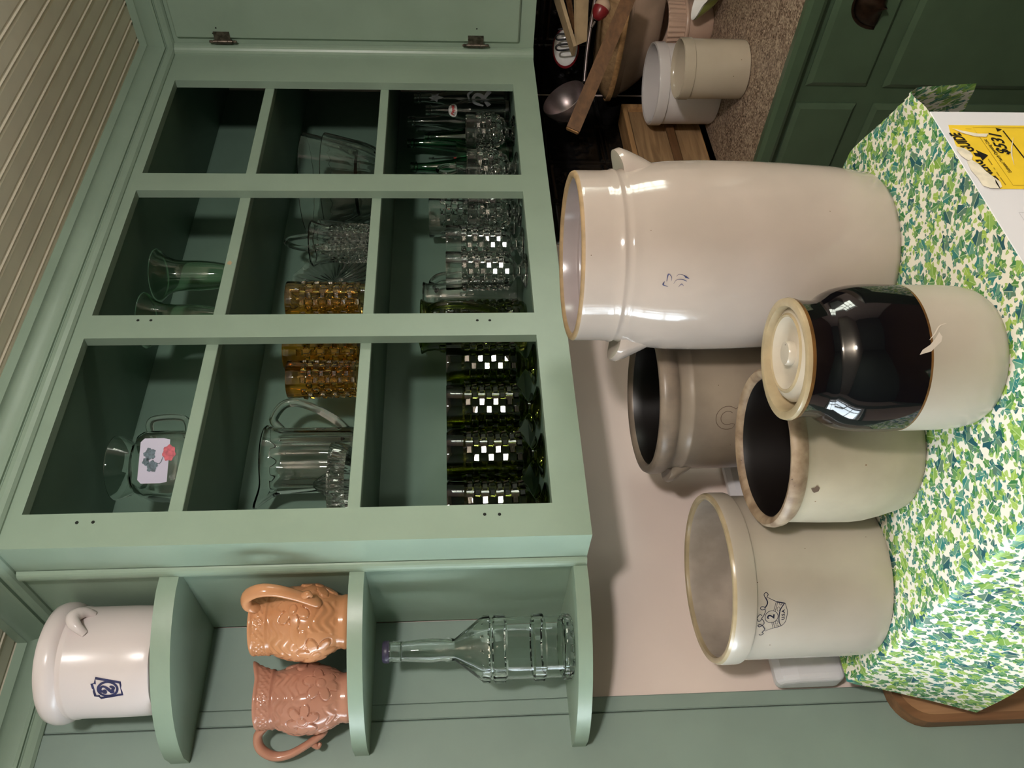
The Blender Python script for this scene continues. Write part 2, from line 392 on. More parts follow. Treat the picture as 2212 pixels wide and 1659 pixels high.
_txt = {}
def text_mesh(body, size, bold=0.0, shear=0.0):
    key = (body, size, bold, shear)
    if key not in _txt:
        cu = bpy.data.curves.new('t', 'FONT'); cu.body = body; cu.size = size; cu.align_x = 'CENTER'; cu.align_y = 'CENTER'
        cu.offset = bold; cu.shear = shear; cu.resolution_u = 3
        o = bpy.data.objects.new('t', cu); COL.objects.link(o)
        dg = bpy.context.evaluated_depsgraph_get(); dg.update()
        me = bpy.data.meshes.new_from_object(o.evaluated_get(dg))
        _txt[key] = ([(v.co.x, v.co.y) for v in me.vertices], [tuple(p.vertices) for p in me.polygons])
        bpy.data.objects.remove(o); bpy.data.curves.remove(cu); bpy.data.meshes.remove(me)
    return _txt[key]
class Mark:
    """flat ink: strokes, patches and words laid out in metres (u right, v up), then wrapped on a surface"""
    def __init__(s): s.v = []; s.f = []; s.m = []
    def stroke(s, pts, w, closed=False, mi=0, smooth=0):
        P = [Vector((p[0], p[1], 0)) for p in pts]
        if smooth: P = catmull(P, smooth)
        if closed: P = P + [P[0]]
        W = w if isinstance(w, (list, tuple)) else [w, w]
        o = len(s.v); m = len(P)
        for i in range(m):
            if closed and i in (0, m-1): t = (P[1]-P[m-2])
            else: t = P[min(i+1, m-1)]-P[max(i-1, 0)]
            t = t.normalized() if t.length > 0 else Vector((1, 0, 0)); n = Vector((-t.y, t.x, 0)); ww = interp(W, i/(m-1))/2
            s.v += [tuple(P[i]+n*ww)[:2], tuple(P[i]-n*ww)[:2]]
        for i in range(m-1): s.f.append((o+2*i+1, o+2*i+3, o+2*i+2, o+2*i)); s.m.append(mi)
        return s
    def ring(s, c, rx, ry, w, mi=0, n=28, rot=0.0):
        return s.stroke([(c[0]+rx*math.cos(2*PI*i/n)*math.cos(rot)-ry*math.sin(2*PI*i/n)*math.sin(rot), c[1]+rx*math.cos(2*PI*i/n)*math.sin(rot)+ry*math.sin(2*PI*i/n)*math.cos(rot)) for i in range(n)], w, True, mi)
    def patch(s, poly, mi=0):
        o = len(s.v); s.v += [tuple(p) for p in poly]; s.f.append(tuple(range(o, o+len(poly)))); s.m.append(mi); return s
    def text(s, body, size, c=(0, 0), rot=0.0, bold=0.0, shear=0.0, sx=1.0, mi=0):
        v, f = text_mesh(body, size, bold, shear); o = len(s.v); ca, sa = math.cos(rot), math.sin(rot)
        s.v += [(c[0]+x*sx*ca-y*sa, c[1]+x*sx*sa+y*ca) for x, y in v]
        s.f += [tuple(i+o for i in q) for q in f]; s.m += [mi]*len(f); return s
    def wrap(s, rfun, th0, z0, eps=0.0006, rot=0.0, scale=1.0):
        mb = MB(); ca, sa = math.cos(rot), math.sin(rot); R0 = rfun(z0)
        vs = []
        for u, v in s.v:
            u, v = u*scale, v*scale; u, v = u*ca-v*sa, u*sa+v*ca
            z = z0+v; r = rfun(z)+eps; th = th0+u/R0; vs.append((r*math.cos(th), r*math.sin(th), z))
        mb.v = vs; mb.f = s.f; mb.m = s.m; mb.sm = [False]*len(s.f); return mb
    def plane(s, fn):
        mb = MB(); mb.v = [tuple(fn(u, v)) for u, v in s.v]; mb.f = s.f; mb.m = s.m; mb.sm = [False]*len(s.f); return mb

# ------------------------------------------------------------------ the room
CZ = 2.45; WY = 0.335; RX = 1.695; LX = -2.3; FY = -4.7
CT = 0.912            # laminate worktop height
ZT = 0.975            # top of the cloth-covered machine
o = MB().box(LX, RX, FY, WY, -0.05, 0).build('floor', FLOORM); struct(o)
m = MB()              # back wall with the window opening at the far left
m.box(LX-.1, -1.30, WY, WY+.12, 0, CZ).box(-0.52, RX+.1, WY, WY+.12, 0, CZ).box(-1.30, -0.52, WY, WY+.12, 0, 1.0).box(-1.30, -0.52, WY, WY+.12, 2.12, CZ)
struct(m.build('wall_back', PINK))
m = MB().box(RX, RX+.1, FY, -2.2, 0, CZ).box(RX, RX+.1, -1.3, WY, 0, CZ).box(RX, RX+.1, -2.2, -1.3, 0, 1.13).box(RX, RX+.1, -2.2, -1.3, 2.05, CZ)
struct(m.build('wall_right', PINK))
ROOMG = mat('room_green_paint', (88, 102, 90), 0.6)
struct(MB().box(LX-.1, LX, FY, WY, 0, CZ).build('wall_left', ROOMG))
struct(MB().box(LX-.1, RX+.1, FY-.1, FY, 0, CZ).build('wall_front', ROOMG))
PANE = bpy.data.materials.new('window_glass'); PANE.use_nodes = True
_n = PANE.node_tree.nodes; _n.remove(_n['Principled BSDF'])
_t, _g, _m = _n.new('ShaderNodeBsdfTransparent'), _n.new('ShaderNodeBsdfGlossy'), _n.new('ShaderNodeMixShader')
_g.inputs['Roughness'].default_value = 0.02; _m.inputs[0].default_value = 0.06
PANE.node_tree.links.new(_t.outputs[0], _m.inputs[1]); PANE.node_tree.links.new(_g.outputs[0], _m.inputs[2])
PANE.node_tree.links.new(_m.outputs[0], _n['Material Output'].inputs[0])
def window(name, M, w, h):
    m = MB().box(0, w, 0, .04, 0, .05).box(0, w, 0, .04, h-.05, h).box(0, .05, 0, .04, .05, h-.05).box(w-.05, w, 0, .04, .05, h-.05)
    m.box(.05, w-.05, 0, .04, h/2-.02, h/2+.02).box(w/2-.012, w/2+.012, .005, .035, .05, h-.05)
    for q in (.25, .75): m.box(.05, w-.05, .008, .032, h*q-.01, h*q+.01)
    m.xform(M); r = struct(m.build(name, WHITEG))
    p_ = MB().box(.05, w-.05, .0185, .0205, .05, h-.05).xform(M).build('window_pane', PANE, r)
    return r
window('window_1', Matrix.Translation((-1.30, WY+.03, 1.0)), .78, 1.12)
window('window_2', Matrix.Translation((RX+.07, -2.2, 1.13)) @ Matrix.Rotation(PI/2, 4, 'Z'), .90, .92)

# tongue-and-groove ceiling: boards run along X
prof = []; y = WY; per = 0.0485
while y > FY:
    prof += [(y, 0), (y-.030, 0), (y-.0335, .0045), (y-.037, .0005), (y-.040, -.0012), (y-.043, .0005), (y-.0465, .0045)]
    y -= per
prof.append((FY, 0))
m = MB(); n = len(prof)
m.add([(LX, a, CZ+b) for a, b in prof]+[(RX, a, CZ+b) for a, b in prof], [(i, n+i, n+i+1, i+1) for i in range(n-1)])
m.box(LX, RX, FY, WY, CZ+.01, CZ+.05)
struct(m.build('ceiling', CEIL))

# crown moulding round the cabinets and the wall boards
cp = [(0, 2.372), (.004, 2.372), (.009, 2.376), (.012, 2.383), (.011, 2.390), (.007, 2.394), (.007, 2.3955), (.0125, 2.3955), (.0125, 2.4015), (.011, 2.4025), (.0125, 2.409), (.016, 2.417), (.021, 2.425), (.027, 2.4305), (.0305, 2.4315), (.0305, CZ)]
def crownpath(p): return [(-1.9, .325-p), (-.06-p, .325-p), (-.06-p, -p), (1.359-p, -p), (1.359-p, -1.2)]
m = MB(); vs = []; fs = []
for k, (p, z) in enumerate(cp): vs += [(a, b, z) for a, b in crownpath(p)]
for k in range(len(cp)-1):
    for i in range(4): fs.append((k*5+i, k*5+i+1, (k+1)*5+i+1, (k+1)*5+i))
m.add(vs, fs, 0, True)
struct(m.build('trim_1', GREEN, angle=28))
# green casing boards left of the shelves (window casing), with the narrow inner strip
m = MB().box(-.2395, -.212, .326, WY, 0, CZ, b=.002).box(-.52, -.2415, .3235, WY, 0, CZ, b=.002)
struct(m.build('trim_2', WALLG))
struct(MB().box(-1.62, -1.30, .323, WY, 0, CZ, b=.003).box(-1.30, -.52, .323, WY, 2.12, CZ).box(-1.30, -.52, .30, WY, .95, 1.0).build('trim_3', WALLG))
struct(MB().box(-2.3, -1.62, .322, WY, 0, .12).box(-.2, 1.0, .323, WY, 0, .1).build('baseboard_back', WALLG))

# ------------------------------------------------------------------ wall cabinet with open front
cab = thing('wall_cabinet', 'long sage green wall cabinet with three open doorless bays of glassware', 'cabinet', (0.65, 0.16, 1.45))
CL = Matrix.Translation((-0.65, -0.16, -1.45))
def cpart(mb, name, mats, angle=35): return mb.xform(CL).build(name, mats, cab, angle)
zt, zb = 2.35, 1.51
m = MB()
m.box(-.06, 0, 0, .02, 1.45, CZ).box(.3692, .4272, 0, .02, zb, zt).box(.7965, .8554, 0, .02, zb, zt).box(1.2214, 1.3585, 0, .02, 1.45, CZ)
m.box(0, 1.2214, 0, .02, 1.45, zb).box(0, 1.2214, 0, .02, zt, CZ)
def hole(x, z, r=.0028):
    m.lathe([(0, -.0008), (r, -.0004), (r, 0.002)], 10, (0, 0, 0)); k = len(m.v)-21
    for i in range(k, len(m.v)):
        a, b, c = m.v[i]; m.v[i] = (x+a, c, z+b)
    for q in range(len(m.f)-20, len(m.f)): m.m[q] = 1
for px, py in ((166, 1129), (201, 1128), (1047, 1111), (1079, 1111), (298, 692), (326, 692), (1031, 692), (1058, 692)):
    p = at(px, py, 1, 0.0); hole(p.x, p.z)
ff = cpart(m, 'face_frame', [GREEN, HOLE])
p = at(496, 568, 1, 0.018)
cpart(MB().box(-.06, -.042, .02, .325, 1.45, CZ), 'side_panel', GREEN)
m = MB(); m.prism([(-.061, .074), (-.061, .100)] + [(-.061-.009*math.sin(math.radians(a)), .087+.013*math.cos(math.radians(a))) for a in range(0, 181, 20)][::1], 1.45, 2.37, 'z')
cpart(m, 'side_moulding', GREEN)
m = MB(); m.prism([(1.3585, 0.0), (1.3585, -.021)] + [(1.3585-.021*math.sin(math.radians(a))*1.0, -.021*math.cos(math.radians(a))) for a in range(10, 90, 16)] + [(1.3375, 0.0)], 1.45, 2.372, 'z')
cpart(m, 'corner_moulding', GREEN)
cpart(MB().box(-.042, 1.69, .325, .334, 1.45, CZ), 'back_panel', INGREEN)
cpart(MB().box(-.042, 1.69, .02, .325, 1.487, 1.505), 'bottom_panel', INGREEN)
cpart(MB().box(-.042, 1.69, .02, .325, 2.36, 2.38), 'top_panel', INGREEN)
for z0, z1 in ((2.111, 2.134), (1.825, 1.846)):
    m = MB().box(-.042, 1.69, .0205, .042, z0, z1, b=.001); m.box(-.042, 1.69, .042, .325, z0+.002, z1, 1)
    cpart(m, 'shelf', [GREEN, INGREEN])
# paint chips on the shelf edges and stile
mk = Mark().patch([(-.006, -.003), (.001, -.005), (.007, 0), (.003, .004), (-.004, .005)])
p = at(496, 568, 1, .0203)
mb = mk.plane(lambda u, v: (p.x+u, .0200, p.z+v)); cpart(mb, 'paint_chip', CREAMW)

# right-hand cabinet, door towards the room
cab2 = thing('wall_cabinet', 'sage green wall cabinet on the right wall with a closed door on barrel hinges', 'cabinet', (1.52, -.4, 1.45))
C2 = Matrix.Translation((-1.52, .4, -1.45))
m = MB().box(1.359, 1.694, -1.2, -.0005, 1.45, CZ)
m.xform(C2).build('carcass', GREEN, cab2)
m = MB(); m.box(1.349, 1.3588, -.60, -.0385, 1.489, 2.362, b=.004)
door = m.xform(C2).build('door', GREEN, cab2)
for (px, py) in ((466, 60), (460, 72), (482, 72), (1030, 62), (1019, 79), (1040, 79)):
    p = at(px, py, 0, 1.349)
    m = MB().add([(1.3484, p.y+.0022*math.cos(a*PI/4), p.z+.0022*math.sin(a*PI/4)) for a in range(8)], [tuple(range(8))[::-1]])
    m.xform(C2).build('nail_hole', HOLE, door)
for z in (2.246, 1.602):
    m = MB(); k0 = len(m.v)
    m.tube([(1.347, -.032, z-.024), (1.347, -.032, z+.024)], .0048, 12, sub=1)
    for q in (-.029, .029): m.lathe([(0, -.006), (.003, -.005), (.0042, 0), (.003, .005), (0, .006)], 10, (1.347, -.032, z+q))
    for q in (-.012, .012): m.lathe([(.0046, -.0006), (.0054, 0), (.0046, .0006)], 12, (1.347, -.032, z+q))
    m.box(1.3555, 1.3588, -.030, -.018, z-.02, z+.02); m.box(1.3465, 1.3492, -.058, -.034, z-.02, z+.02)
    m.xform(C2).build('hinge', NICKEL, door)

# quarter-round end shelves
su = thing('corner_shelf_unit', 'sage green end shelves with quarter-round boards beside the wall cabinet', 'shelf', (-.06, .33, 1.45))
S0 = Matrix.Translation((.06, -.33, -1.45))
MB().box(-.2110, -.0605, .329, .3345, 1.449, CZ).xform(S0).build('back_panel', WALLG, su)
for z0, z1 in ((2.119, 2.150), (1.820, 1.8445), (1.449, 1.4725)):
    cx, cy, R = -.0605, .3285, .2385
    a0 = math.asin(.030/R)*180/PI
    pts = [(cx, cy), (cx, cy-R), (cx-.012, cy-R)]
    pts += [(cx+(R+.0035)*math.cos(math.radians(a)), cy+(R+.0035)*math.sin(math.radians(a))) for a in range(262, 187, -3)]
    pts += [(cx-R+.002, cy-.018), (cx-R+.002, cy)]
    clip = [(x, min(y, cy)) for x, y in pts]
    m = MB().prism(clip[::-1], z0, z1, 'z'); m.sm = [True]*len(m.f)
    sh = m.xform(S0).build('shelf', GREEN, su)

# ------------------------------------------------------------------ right base cabinet, worktop, tin
base = thing('base_cabinet', 'dark green base cabinet under the speckled worktop with moulded drawers', 'cabinet', (1.36, -.3, 0))
B0 = Matrix.Translation((-1.36, .3, 0))
m = MB().box(1.021, 1.69, -1.3, .333, .09, .89).box(1.08, 1.69, -1.3, .333, 0, .09)
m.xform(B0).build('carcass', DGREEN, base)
def panel_front(y0, y1, z0, z1, name):
    m = MB(); x = 1.0205; t = .010; c = .012
    # lip with a bevelled raised field
    m.box(x-t*.35, x, y0, y1, z0, z1)
    v = [(x-t*.35, y0, z0), (x-t*.35, y1, z0), (x-t*.35, y1, z1), (x-t*.35, y0, z1), (x-t, y0+c, z0+c*.6), (x-t, y1-c, z0+c*.6), (x-t, y1-c, z1-c), (x-t, y0+c, z1-c)]
    m.add(v, [(4, 7, 6, 5), (0, 4, 5, 1), (1, 5, 6, 2), (2, 6, 7, 3), (3, 7, 4, 0)])
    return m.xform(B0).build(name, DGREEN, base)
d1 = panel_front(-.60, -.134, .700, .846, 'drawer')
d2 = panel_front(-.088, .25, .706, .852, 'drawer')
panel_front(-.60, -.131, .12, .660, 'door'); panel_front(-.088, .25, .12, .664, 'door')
# cup pull
m = MB()
def cup(u, v):
    a = PI*u; r = math.sin(v*PI/2); w, h, d = .052, .034, .026
    return (1.010-d*math.cos(v*PI/2)*(.35+.65*math.sin(a))*1.0, -.335+w*math.cos(a)*r, .742+h*1.9*math.sin(a)*r*0.95)
m.grid(cup, 24, 8); m.grid(lambda u, v: (1.0098, -.335+(.052+.008*v)*math.cos(PI*u), .740+(.062+.008*v)*math.sin(PI*u)), 24, 1)
o = m.xform(B0).build('cup_pull', BRONZE, d1); sd = o.modifiers.new('s', 'SOLIDIFY'); sd.thickness = .003
wt = thing('countertop', 'speckled brown laminate worktop with a green front edge', 'countertop', (1.36, -.3, .89))
W0 = Matrix.Translation((-1.36, .3, -.89))
MB().box(1.016, 1.694, -1.3, .3335, .891, CT).xform(W0).build('laminate', GRANITE, wt)
m = MB(); m.prism([(.998, .872), (.994, .880), (.994, .902), (.998, CT), (1.0155, CT), (1.0155, .872)][::-1], -1.3, .333, 'y')
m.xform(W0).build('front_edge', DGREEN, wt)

def tile_h(u, v):
    d = min(u, 1-u, v, 1-v); g = lambda x, s: math.exp(-(x/s)**2)
    x, y = u-.5, v-.5; r = math.hypot(x, y); th = math.atan2(y, x)
    h = g(d-.05, .016)+.6*g(math.hypot(min(u, 1-u)-.05, min(v, 1-v)-.05), .03)
    h += .8*g(r-.30*(1+.13*math.cos(8*th)), .02)+.9*g(r-.10, .05)+.5*g(r-.2, .02)*(.5+.5*math.cos(12*th))
    if r > .33 and d > .11: h += .35*max(0, math.cos(abs(x)*90))*0.6
    return h*.0042
def tin(name, fn, W, z0, z1, label):
    T = .175; s = 30; m = MB(); nu = int(W/T*s); nv = int((z1-z0)/T*s)
    def f(a, b):
        u, z = a*W, z0+b*(z1-z0); return fn(u, z, tile_h((u/T) % 1, ((z-.861)/T) % 1))
    m.grid(f, nu, nv); o = m.build(name, TIN, angle=60); return tag(o, label, 'backsplash')
tin('tin_backsplash', lambda u, z, h: (.992+u, .3335-h-.0008, z), .70, CT+.001, 1.449, 'black embossed tin backsplash on the back wall behind the tall ivory jar')
tin('tin_backsplash', lambda u, z, h: (RX-h-.0010, .329-u, z), 1.0, CT+.001, 1.449, 'black embossed tin backsplash on the right wall behind the utensils')

# ------------------------------------------------------------------ white machine and cloth
mc = thing('washing_machine', 'white washing machine with a torn yellow energy label on its front', 'washing machine', (.06, -.1, 0))
K0 = Matrix.Translation((-.06, .1, 0))
MB().box(-.225, .345, -.513, .27, .02, ZT-.0015, b=.003).xform(K0).build('body', WHITEM, mc)
m = MB().prism([(.3452, -.455), (.412, -.455), (.488, -.333), (.515, .26), (.3452, .26)], .955, ZT-.002, 'z')
m.xform(K0).build('worktop', WHITEM, mc)
m = MB()
pf = [(.269, ZT-.001), (.273, 1.06), (.279, 1.088), (.292, 1.097), (.318, 1.095), (.321, 1.08), (.321, ZT-.001)]
m.prism(pf[::-1], -.215, .345, 'x')
con = m.xform(K0).build('console', GREYP, mc); bv = con.modifiers.new('b', 'BEVEL'); bv.width = .012; bv.segments = 4; bv.limit_method = 'ANGLE'; bv.angle_limit = 1.0
for a in (-.20, .33): MB().lathe([(0, 0), (.02, 0), (.02, .021), (0, .021)], 16, (a, -.45, 0)).xform(K0).build('foot', GASK, mc)
# energy label, laid out in its own plane (u right, v up from the top edge)
FYL = -.5136
def lp(px, py):
    q = at(px, py, 1, FYL); return (q.x, q.z)
def seg(*pp): return [lp(*p) for p in pp]
mk = Mark()
LX0, LX1, LZ1 = .1655, .3085, .9565
edge = seg((2047, 270), (2052, 284), (2060, 300), (2064, 312), (2066, 318), (2084, 322), (2096, 330), (2101, 338), (2098, 346), (2104, 352), (2114, 356), (2120, 366), (2130, 372), (2138, 380), (2146, 384), (2155, 398), (2160, 408))
poly = [(LX1, LZ1)] + edge[1:] + [(LX0, .905), (LX0, .70), (LX1, .70)]
mk.patch(poly[::-1], 0)
torn = Mark().patch(seg((2064, 312), (2066, 318), (2084, 322), (2096, 330), (2101, 338), (2098, 346), (2090, 348), (2076, 338), (2066, 326))[::1])
torn.patch(seg((2098, 346), (2114, 356), (2130, 372), (2146, 384), (2155, 398), (2160, 408), (2140, 408), (2122, 402), (2112, 386), (2096, 368), (2088, 350)))
torn.patch(seg((2055, 278), (2080, 284), (2112, 290), (2134, 290), (2130, 297), (2106, 296), (2076, 288)))
torn.patch(seg((2148, 385), (2160, 394), (2164, 405), (2158, 408), (2150, 396)))
torn.stroke(seg((2188, 298), (2184, 330), (2190, 358)), [.0003, .0022, .0004], smooth=4)
lab = mk.plane(lambda u, v: (u, FYL, v)).xform(K0).build('energy_label', YEL, mc)
torn.plane(lambda u, v: (u, FYL-.0011, v)).xform(K0).build('torn_paper', TORN, lab)
ink = Mark()
def inkt(body, size, p0, p1, bold=0, shear=0, mi=0, n=None):
    a, b = Vector(lp(*p0)), Vector(lp(*p1)); v, f = text_mesh(body, size, bold, shear)
    w = max(x for x, y in v)-min(x for x, y in v); c = (a+b)/2
    ink.text(body, size, (c.x, c.y), math.atan2((b-a).y, (b-a).x), bold, shear, (b-a).length/w, mi)
inkt('ENERG', .022, (2149, 392), (2108, 346), .0007, .15)
inkt('GUIDE', .022, (2098, 329), (2062, 288), .0007, .15)
inkt('$531', .024, (2170, 334), (2149, 289), .0005, .2)
inkt('Estimated Yearly Operating Cost', .0075, (2182, 373), (2127, 302), .0001)
for k_, (a_, b_) in enumerate((((2172, 400), (2160, 384)), ((2158, 381), (2152, 372)), ((2149, 367), (2146, 363)), ((2143, 357), (2134, 344)))):
    ink.stroke([lp(*a_), lp(*b_)], .0016, mi=1)
a = Vector(lp(2104, 334)); b = Vector(lp(2134, 336))
ink.patch([(a.x-.004, a.y), (b.x-.004, b.y+.012), (b.x+.004, b.y+.012), (a.x+.004, a.y)]); ink.patch([(b.x-.012, b.y+.013), (b.x, b.y), (b.x+.012, b.y+.013)])
ink.stroke([lp(2166, 283), lp(2212, 342)], .0022); ink.patch(seg((2150, 277), (2164, 280), (2154, 285)))
ink.stroke([lp(2098, 273+6), (lp(2098, 279)[0], .935)], .0006, mi=1)
q0 = lp(2116, 297); q1 = lp(2188, 401)
ink.stroke([q0, q1, (q1[0], .71)], .0008, mi=1); ink.stroke([(q0[0], q0[1]), (LX1-.006, q0[1]+.001), (LX1-.006, .71)], .0006, mi=1)
ink.plane(lambda u, v: (u, FYL-.0007, v)).xform(K0).build('label_print', [LBLACK, LGREY], lab)
mk = Mark().stroke([lp(2206, 466), lp(2212, 482)], .0006)
lq = [lp(2201, 459), lp(2212, 475)]
mk = Mark().stroke([(lq[0][0], .80), lq[0], (lq[0][0]-.12, lq[0][1]-.002)], .0007)
mk.plane(lambda u, v: (u, FYL, v)).xform(K0).build('panel_outline', PENCIL, mc)

def cloth():
    Y0, Y1 = -.5165, .250
    NS, NT = 150, 110
    m = MB(); uv = []
    def redge(t):
        y = Y0+(Y1-Y0)*t
        pts = [(-.5165, .394), (-.50, .399), (-.333, .494), (.26, .522)]
        for (a, xa), (b, xb) in zip(pts, pts[1:]):
            if y <= b: return xa+(xb-xa)*(y-a)/(b-a), y
        return pts[-1][1], y
    def P(s, t):
        xr, y = redge(t); xl = -.229
        hangR = .098+min(.06, .55*(y-Y0)); hangL = .19+.01*math.sin(t*7); top = xr-xl
        tot = hangR+top+hangL; q = s*tot        # from left hem to right hem
        zt = ZT+.0008
        wob = .0016*math.sin(q*31+3*t)*math.sin(t*19+q*5)
        if q < hangL:
            d = hangL-q; k = d/hangL
            x = xl-.004-.062*k**1.15-.008*math.sin(t*9+1)*k; z = zt-d*.985; rr = .012
            x += rr*0; yy = y+.010*k*math.sin(t*5)
            if d < .012: z = zt-.012*(1-math.cos(d/.012*PI/2)); x = xl-.006*math.sin(d/.012*PI/2)
            return (x, yy, z), (q-hangL, y)
        if q > hangL+top:
            d = q-hangL-top; k = d/hangR
            x = xr+.005+.012*math.sin(t*16)*k+.006*k; z = zt-d
            if d < .01: x = xr+.005*math.sin(d/.01*PI/2); z = zt-.01*(1-math.cos(d/.01*PI/2))
            yy = y-.004*k+.01*k*math.sin(t*11)
            return (x, yy, z), (q-hangL, y)
        x = xl+(q-hangL); e = min((q-hangL), top-(q-hangL))
        up = max(0, wob)*min(1, e*20)*(1 if t > .05 else t*20)
        # a stiff crease lifts the front right corner
        dx, dy = x-xr, y-Y0
        up += .010*math.exp(-((dx+.015)/.02)**2-(dy/.05)**2)
        # slight rise where it meets the console
        up += .012*max(0, (t-.95)/.05)**2 if t > .95 else 0
        return (x, y, zt+up), (q-hangL, y)
    vs = []
    for i in range(NS+1):
        for j in range(NT+1):
            p, u = P(i/NS, j/NT); vs.append(p); uv.append(u)
    fs = [(i*(NT+1)+j, (i+1)*(NT+1)+j, (i+1)*(NT+1)+j+1, i*(NT+1)+j+1) for i in range(NS) for j in range(NT)]
    m.add(vs, fs, 0, True); o = m.build('tablecloth', IVY, angle=80)
    ul = o.data.uv_layers.new(name='UVMap')
    for l in o.data.loops: ul.data[l.index].uv = uv[l.vertex_index]
    tag(o, 'white cotton cloth printed with green ivy leaves draped over the washing machine', 'tablecloth')
cloth()

# wooden tray stood on edge against the wall
bd = thing('wooden_tray', 'brown wooden tray with a round corner stood on edge left of the washing machine', 'tray', (-.05, .30, 0))
T0 = Matrix.Translation((.05, -.30, 0))
def rrect(x0, x1, z0, z1, r):
    return arc((x0+r, z1-r), r, 180, 90, 8)+arc((x1-r, z1-r), r, 90, 0, 8)+arc((x1-r, z0+r), r, 0, -90, 8)+arc((x0+r, z0+r), r, 270, 180, 8)
outer = rrect(-.290, .28, .0, .893, .062); inner = rrect(-.276, .266, .014, .879, .052)
m = MB(); n = len(outer)
for a, b in ((outer, inner),):
    v = [(x, .292, z) for x, z in outer]+[(x, .292, z) for x, z in inner]+[(x, .320, z) for x, z in outer]+[(x, .300, z) for x, z in inner]
    f = []
    for i in range(n):
        j = (i+1) % n; f += [(i, j, n+j, n+i), (2*n+i, 2*n+j, j, i), (n+i, n+j, 3*n+j, 3*n+i)]
    f.append(tuple(range(2*n, 3*n))); m.add(v, f)
m.xform(T0).build('rim', wood('tray_edge_wood', (104, 74, 48), (136, 98, 66), 0.5, 6, 2), bd)
m = MB().prism(inner, .299, .312, 'y'); m.xform(T0).build('panel', WOODB, bd)

# ------------------------------------------------------------------ stoneware
def lug(th, r0, zt, zbm, w, D, lift=.008, n=16):
    """ear handle: a lip that stands out of the wall, scooped under"""
    m = MB(); secs = []
    for i in range(n+1):
        a = -1+2*i/n; d = D*max(0.0, 1-a*a)**.55; t = th+a*w
        pr = [(r0-.006, zt-.004), (r0+d*.5, zt+lift*.6*(1-a*a)), (r0+d*.9, zt+lift*(1-a*a)), (r0+d, zt+lift*.6*(1-a*a)-.004), (r0+d*.86, zt-.012), (r0+d*.55, (zt*.55+zbm*.45)), (r0+d*.2, zt*.25+zbm*.75), (r0-.006, zbm)]
        secs.append([(p*math.cos(t), p*math.sin(t), z) for p, z in pr])
    k = len(secs[0]); vs = [p for s in secs for p in s]; fs = []
    for i in range(n):
        for j in range(k): fs.append((i*k+j, i*k+(j+1) % k, (i+1)*k+(j+1) % k, (i+1)*k+j))
    m.add(vs, fs, 0, True); return m
def rf(prof):
    pts = sorted([(p[1], p[0]) for p in prof])
    def f(z):
        for (a, ra), (b, rb) in zip(pts, pts[1:]):
            if a <= z <= b and b > a: return ra+(rb-ra)*(z-a)/(b-a)
        return pts[-1][1] if z > pts[-1][0] else pts[0][1]
    return f
GC = 'stoneware crocks on the ivy cloth'
ZC = ZT+.0022

# tall ivory jar
cA = (.326, -.243); RA = .140
outA = [(.128, 0, 0), (.134, .002, 0), (.140, .012, 0), (.1475, .07, 0), (.1525, .15, 0), (.1555, .23, 0), (.1560, .29, 0), (.1545, .34, 0), (.1512, .372, 0), (.1465, .398, 0), (.1425, .412, 0), (.1428, .4155, 0), (.1418, .4195, 0), (.1405, .423, 0), (.1402, .428, 0), (.1418, .431, 0), (.1418, .434, 0), (.1400, .437, 0), (.1392, .452, 0), (.1392, .488, 0), (.1392, .4925, 1), (.1375, .4965, 1), (.1335, .498, 1), (.1290, .4965, 1), (.1270, .492, 2), (.1262, .470, 2), (.1255, .466, 2), (.1180, .464, 2), (.1165, .460, 3), (.1200, .44, 3), (.1360, .37, 3), (.1400, .25, 3), (.130, .03, 3), (0, .02, 3)]
ja = thing('storage_jar', 'tall ivory stoneware jar with two ear handles and a faint blue mark', 'jar', (cA[0], cA[1], ZC), 0)
MB().lathe([(0, 0, 0)]+outA, 96).build('body', [JARW, RIMB, JARIN, mat('jar_inner_slip', (104, 92, 92), 0.3)], ja, 50)
for a in (-50, 134): lug(math.radians(a), .1395, .418, .338, .34, .036, .012).build('ear_handle', JARW, ja, 60)
th, z = hit(1462, 606, cA, .154); z -= ZC
mk = Mark()
S = .00062*1.0
def q(x, y): return ((770-y)/11.85*.0007, (-(x-760))/11.85*.0007)   # zoomed crop pixels -> metres
mk.stroke([q(510, 800), q(530, 640), q(560, 610), q(620, 680), q(630, 780)], [.0006, .0018, .0012, .0009, .0003], smooth=5)
mk.stroke([q(460, 800), q(430, 880), q(470, 915), q(560, 935)], [.0004, .0026, .0012, .0003], smooth=5)
mk.stroke([q(740, 670), q(800, 615), q(920, 630), q(990, 680), q(1070, 715)], [.0003, .0005, .0008, .0030, .0006], smooth=5)
mk.stroke([q(690, 860), q(740, 770), q(830, 740), q(930, 750), q(1020, 785)], [.0003, .0005, .0010, .0012, .0006], smooth=5)
mk.stroke([q(820, 940), q(890, 860), q(950, 910)], [.0003, .0011, .0003], smooth=5)
mk.wrap(rf(outA[:20]), th, z).build('blue_mark', SLATE, ja)

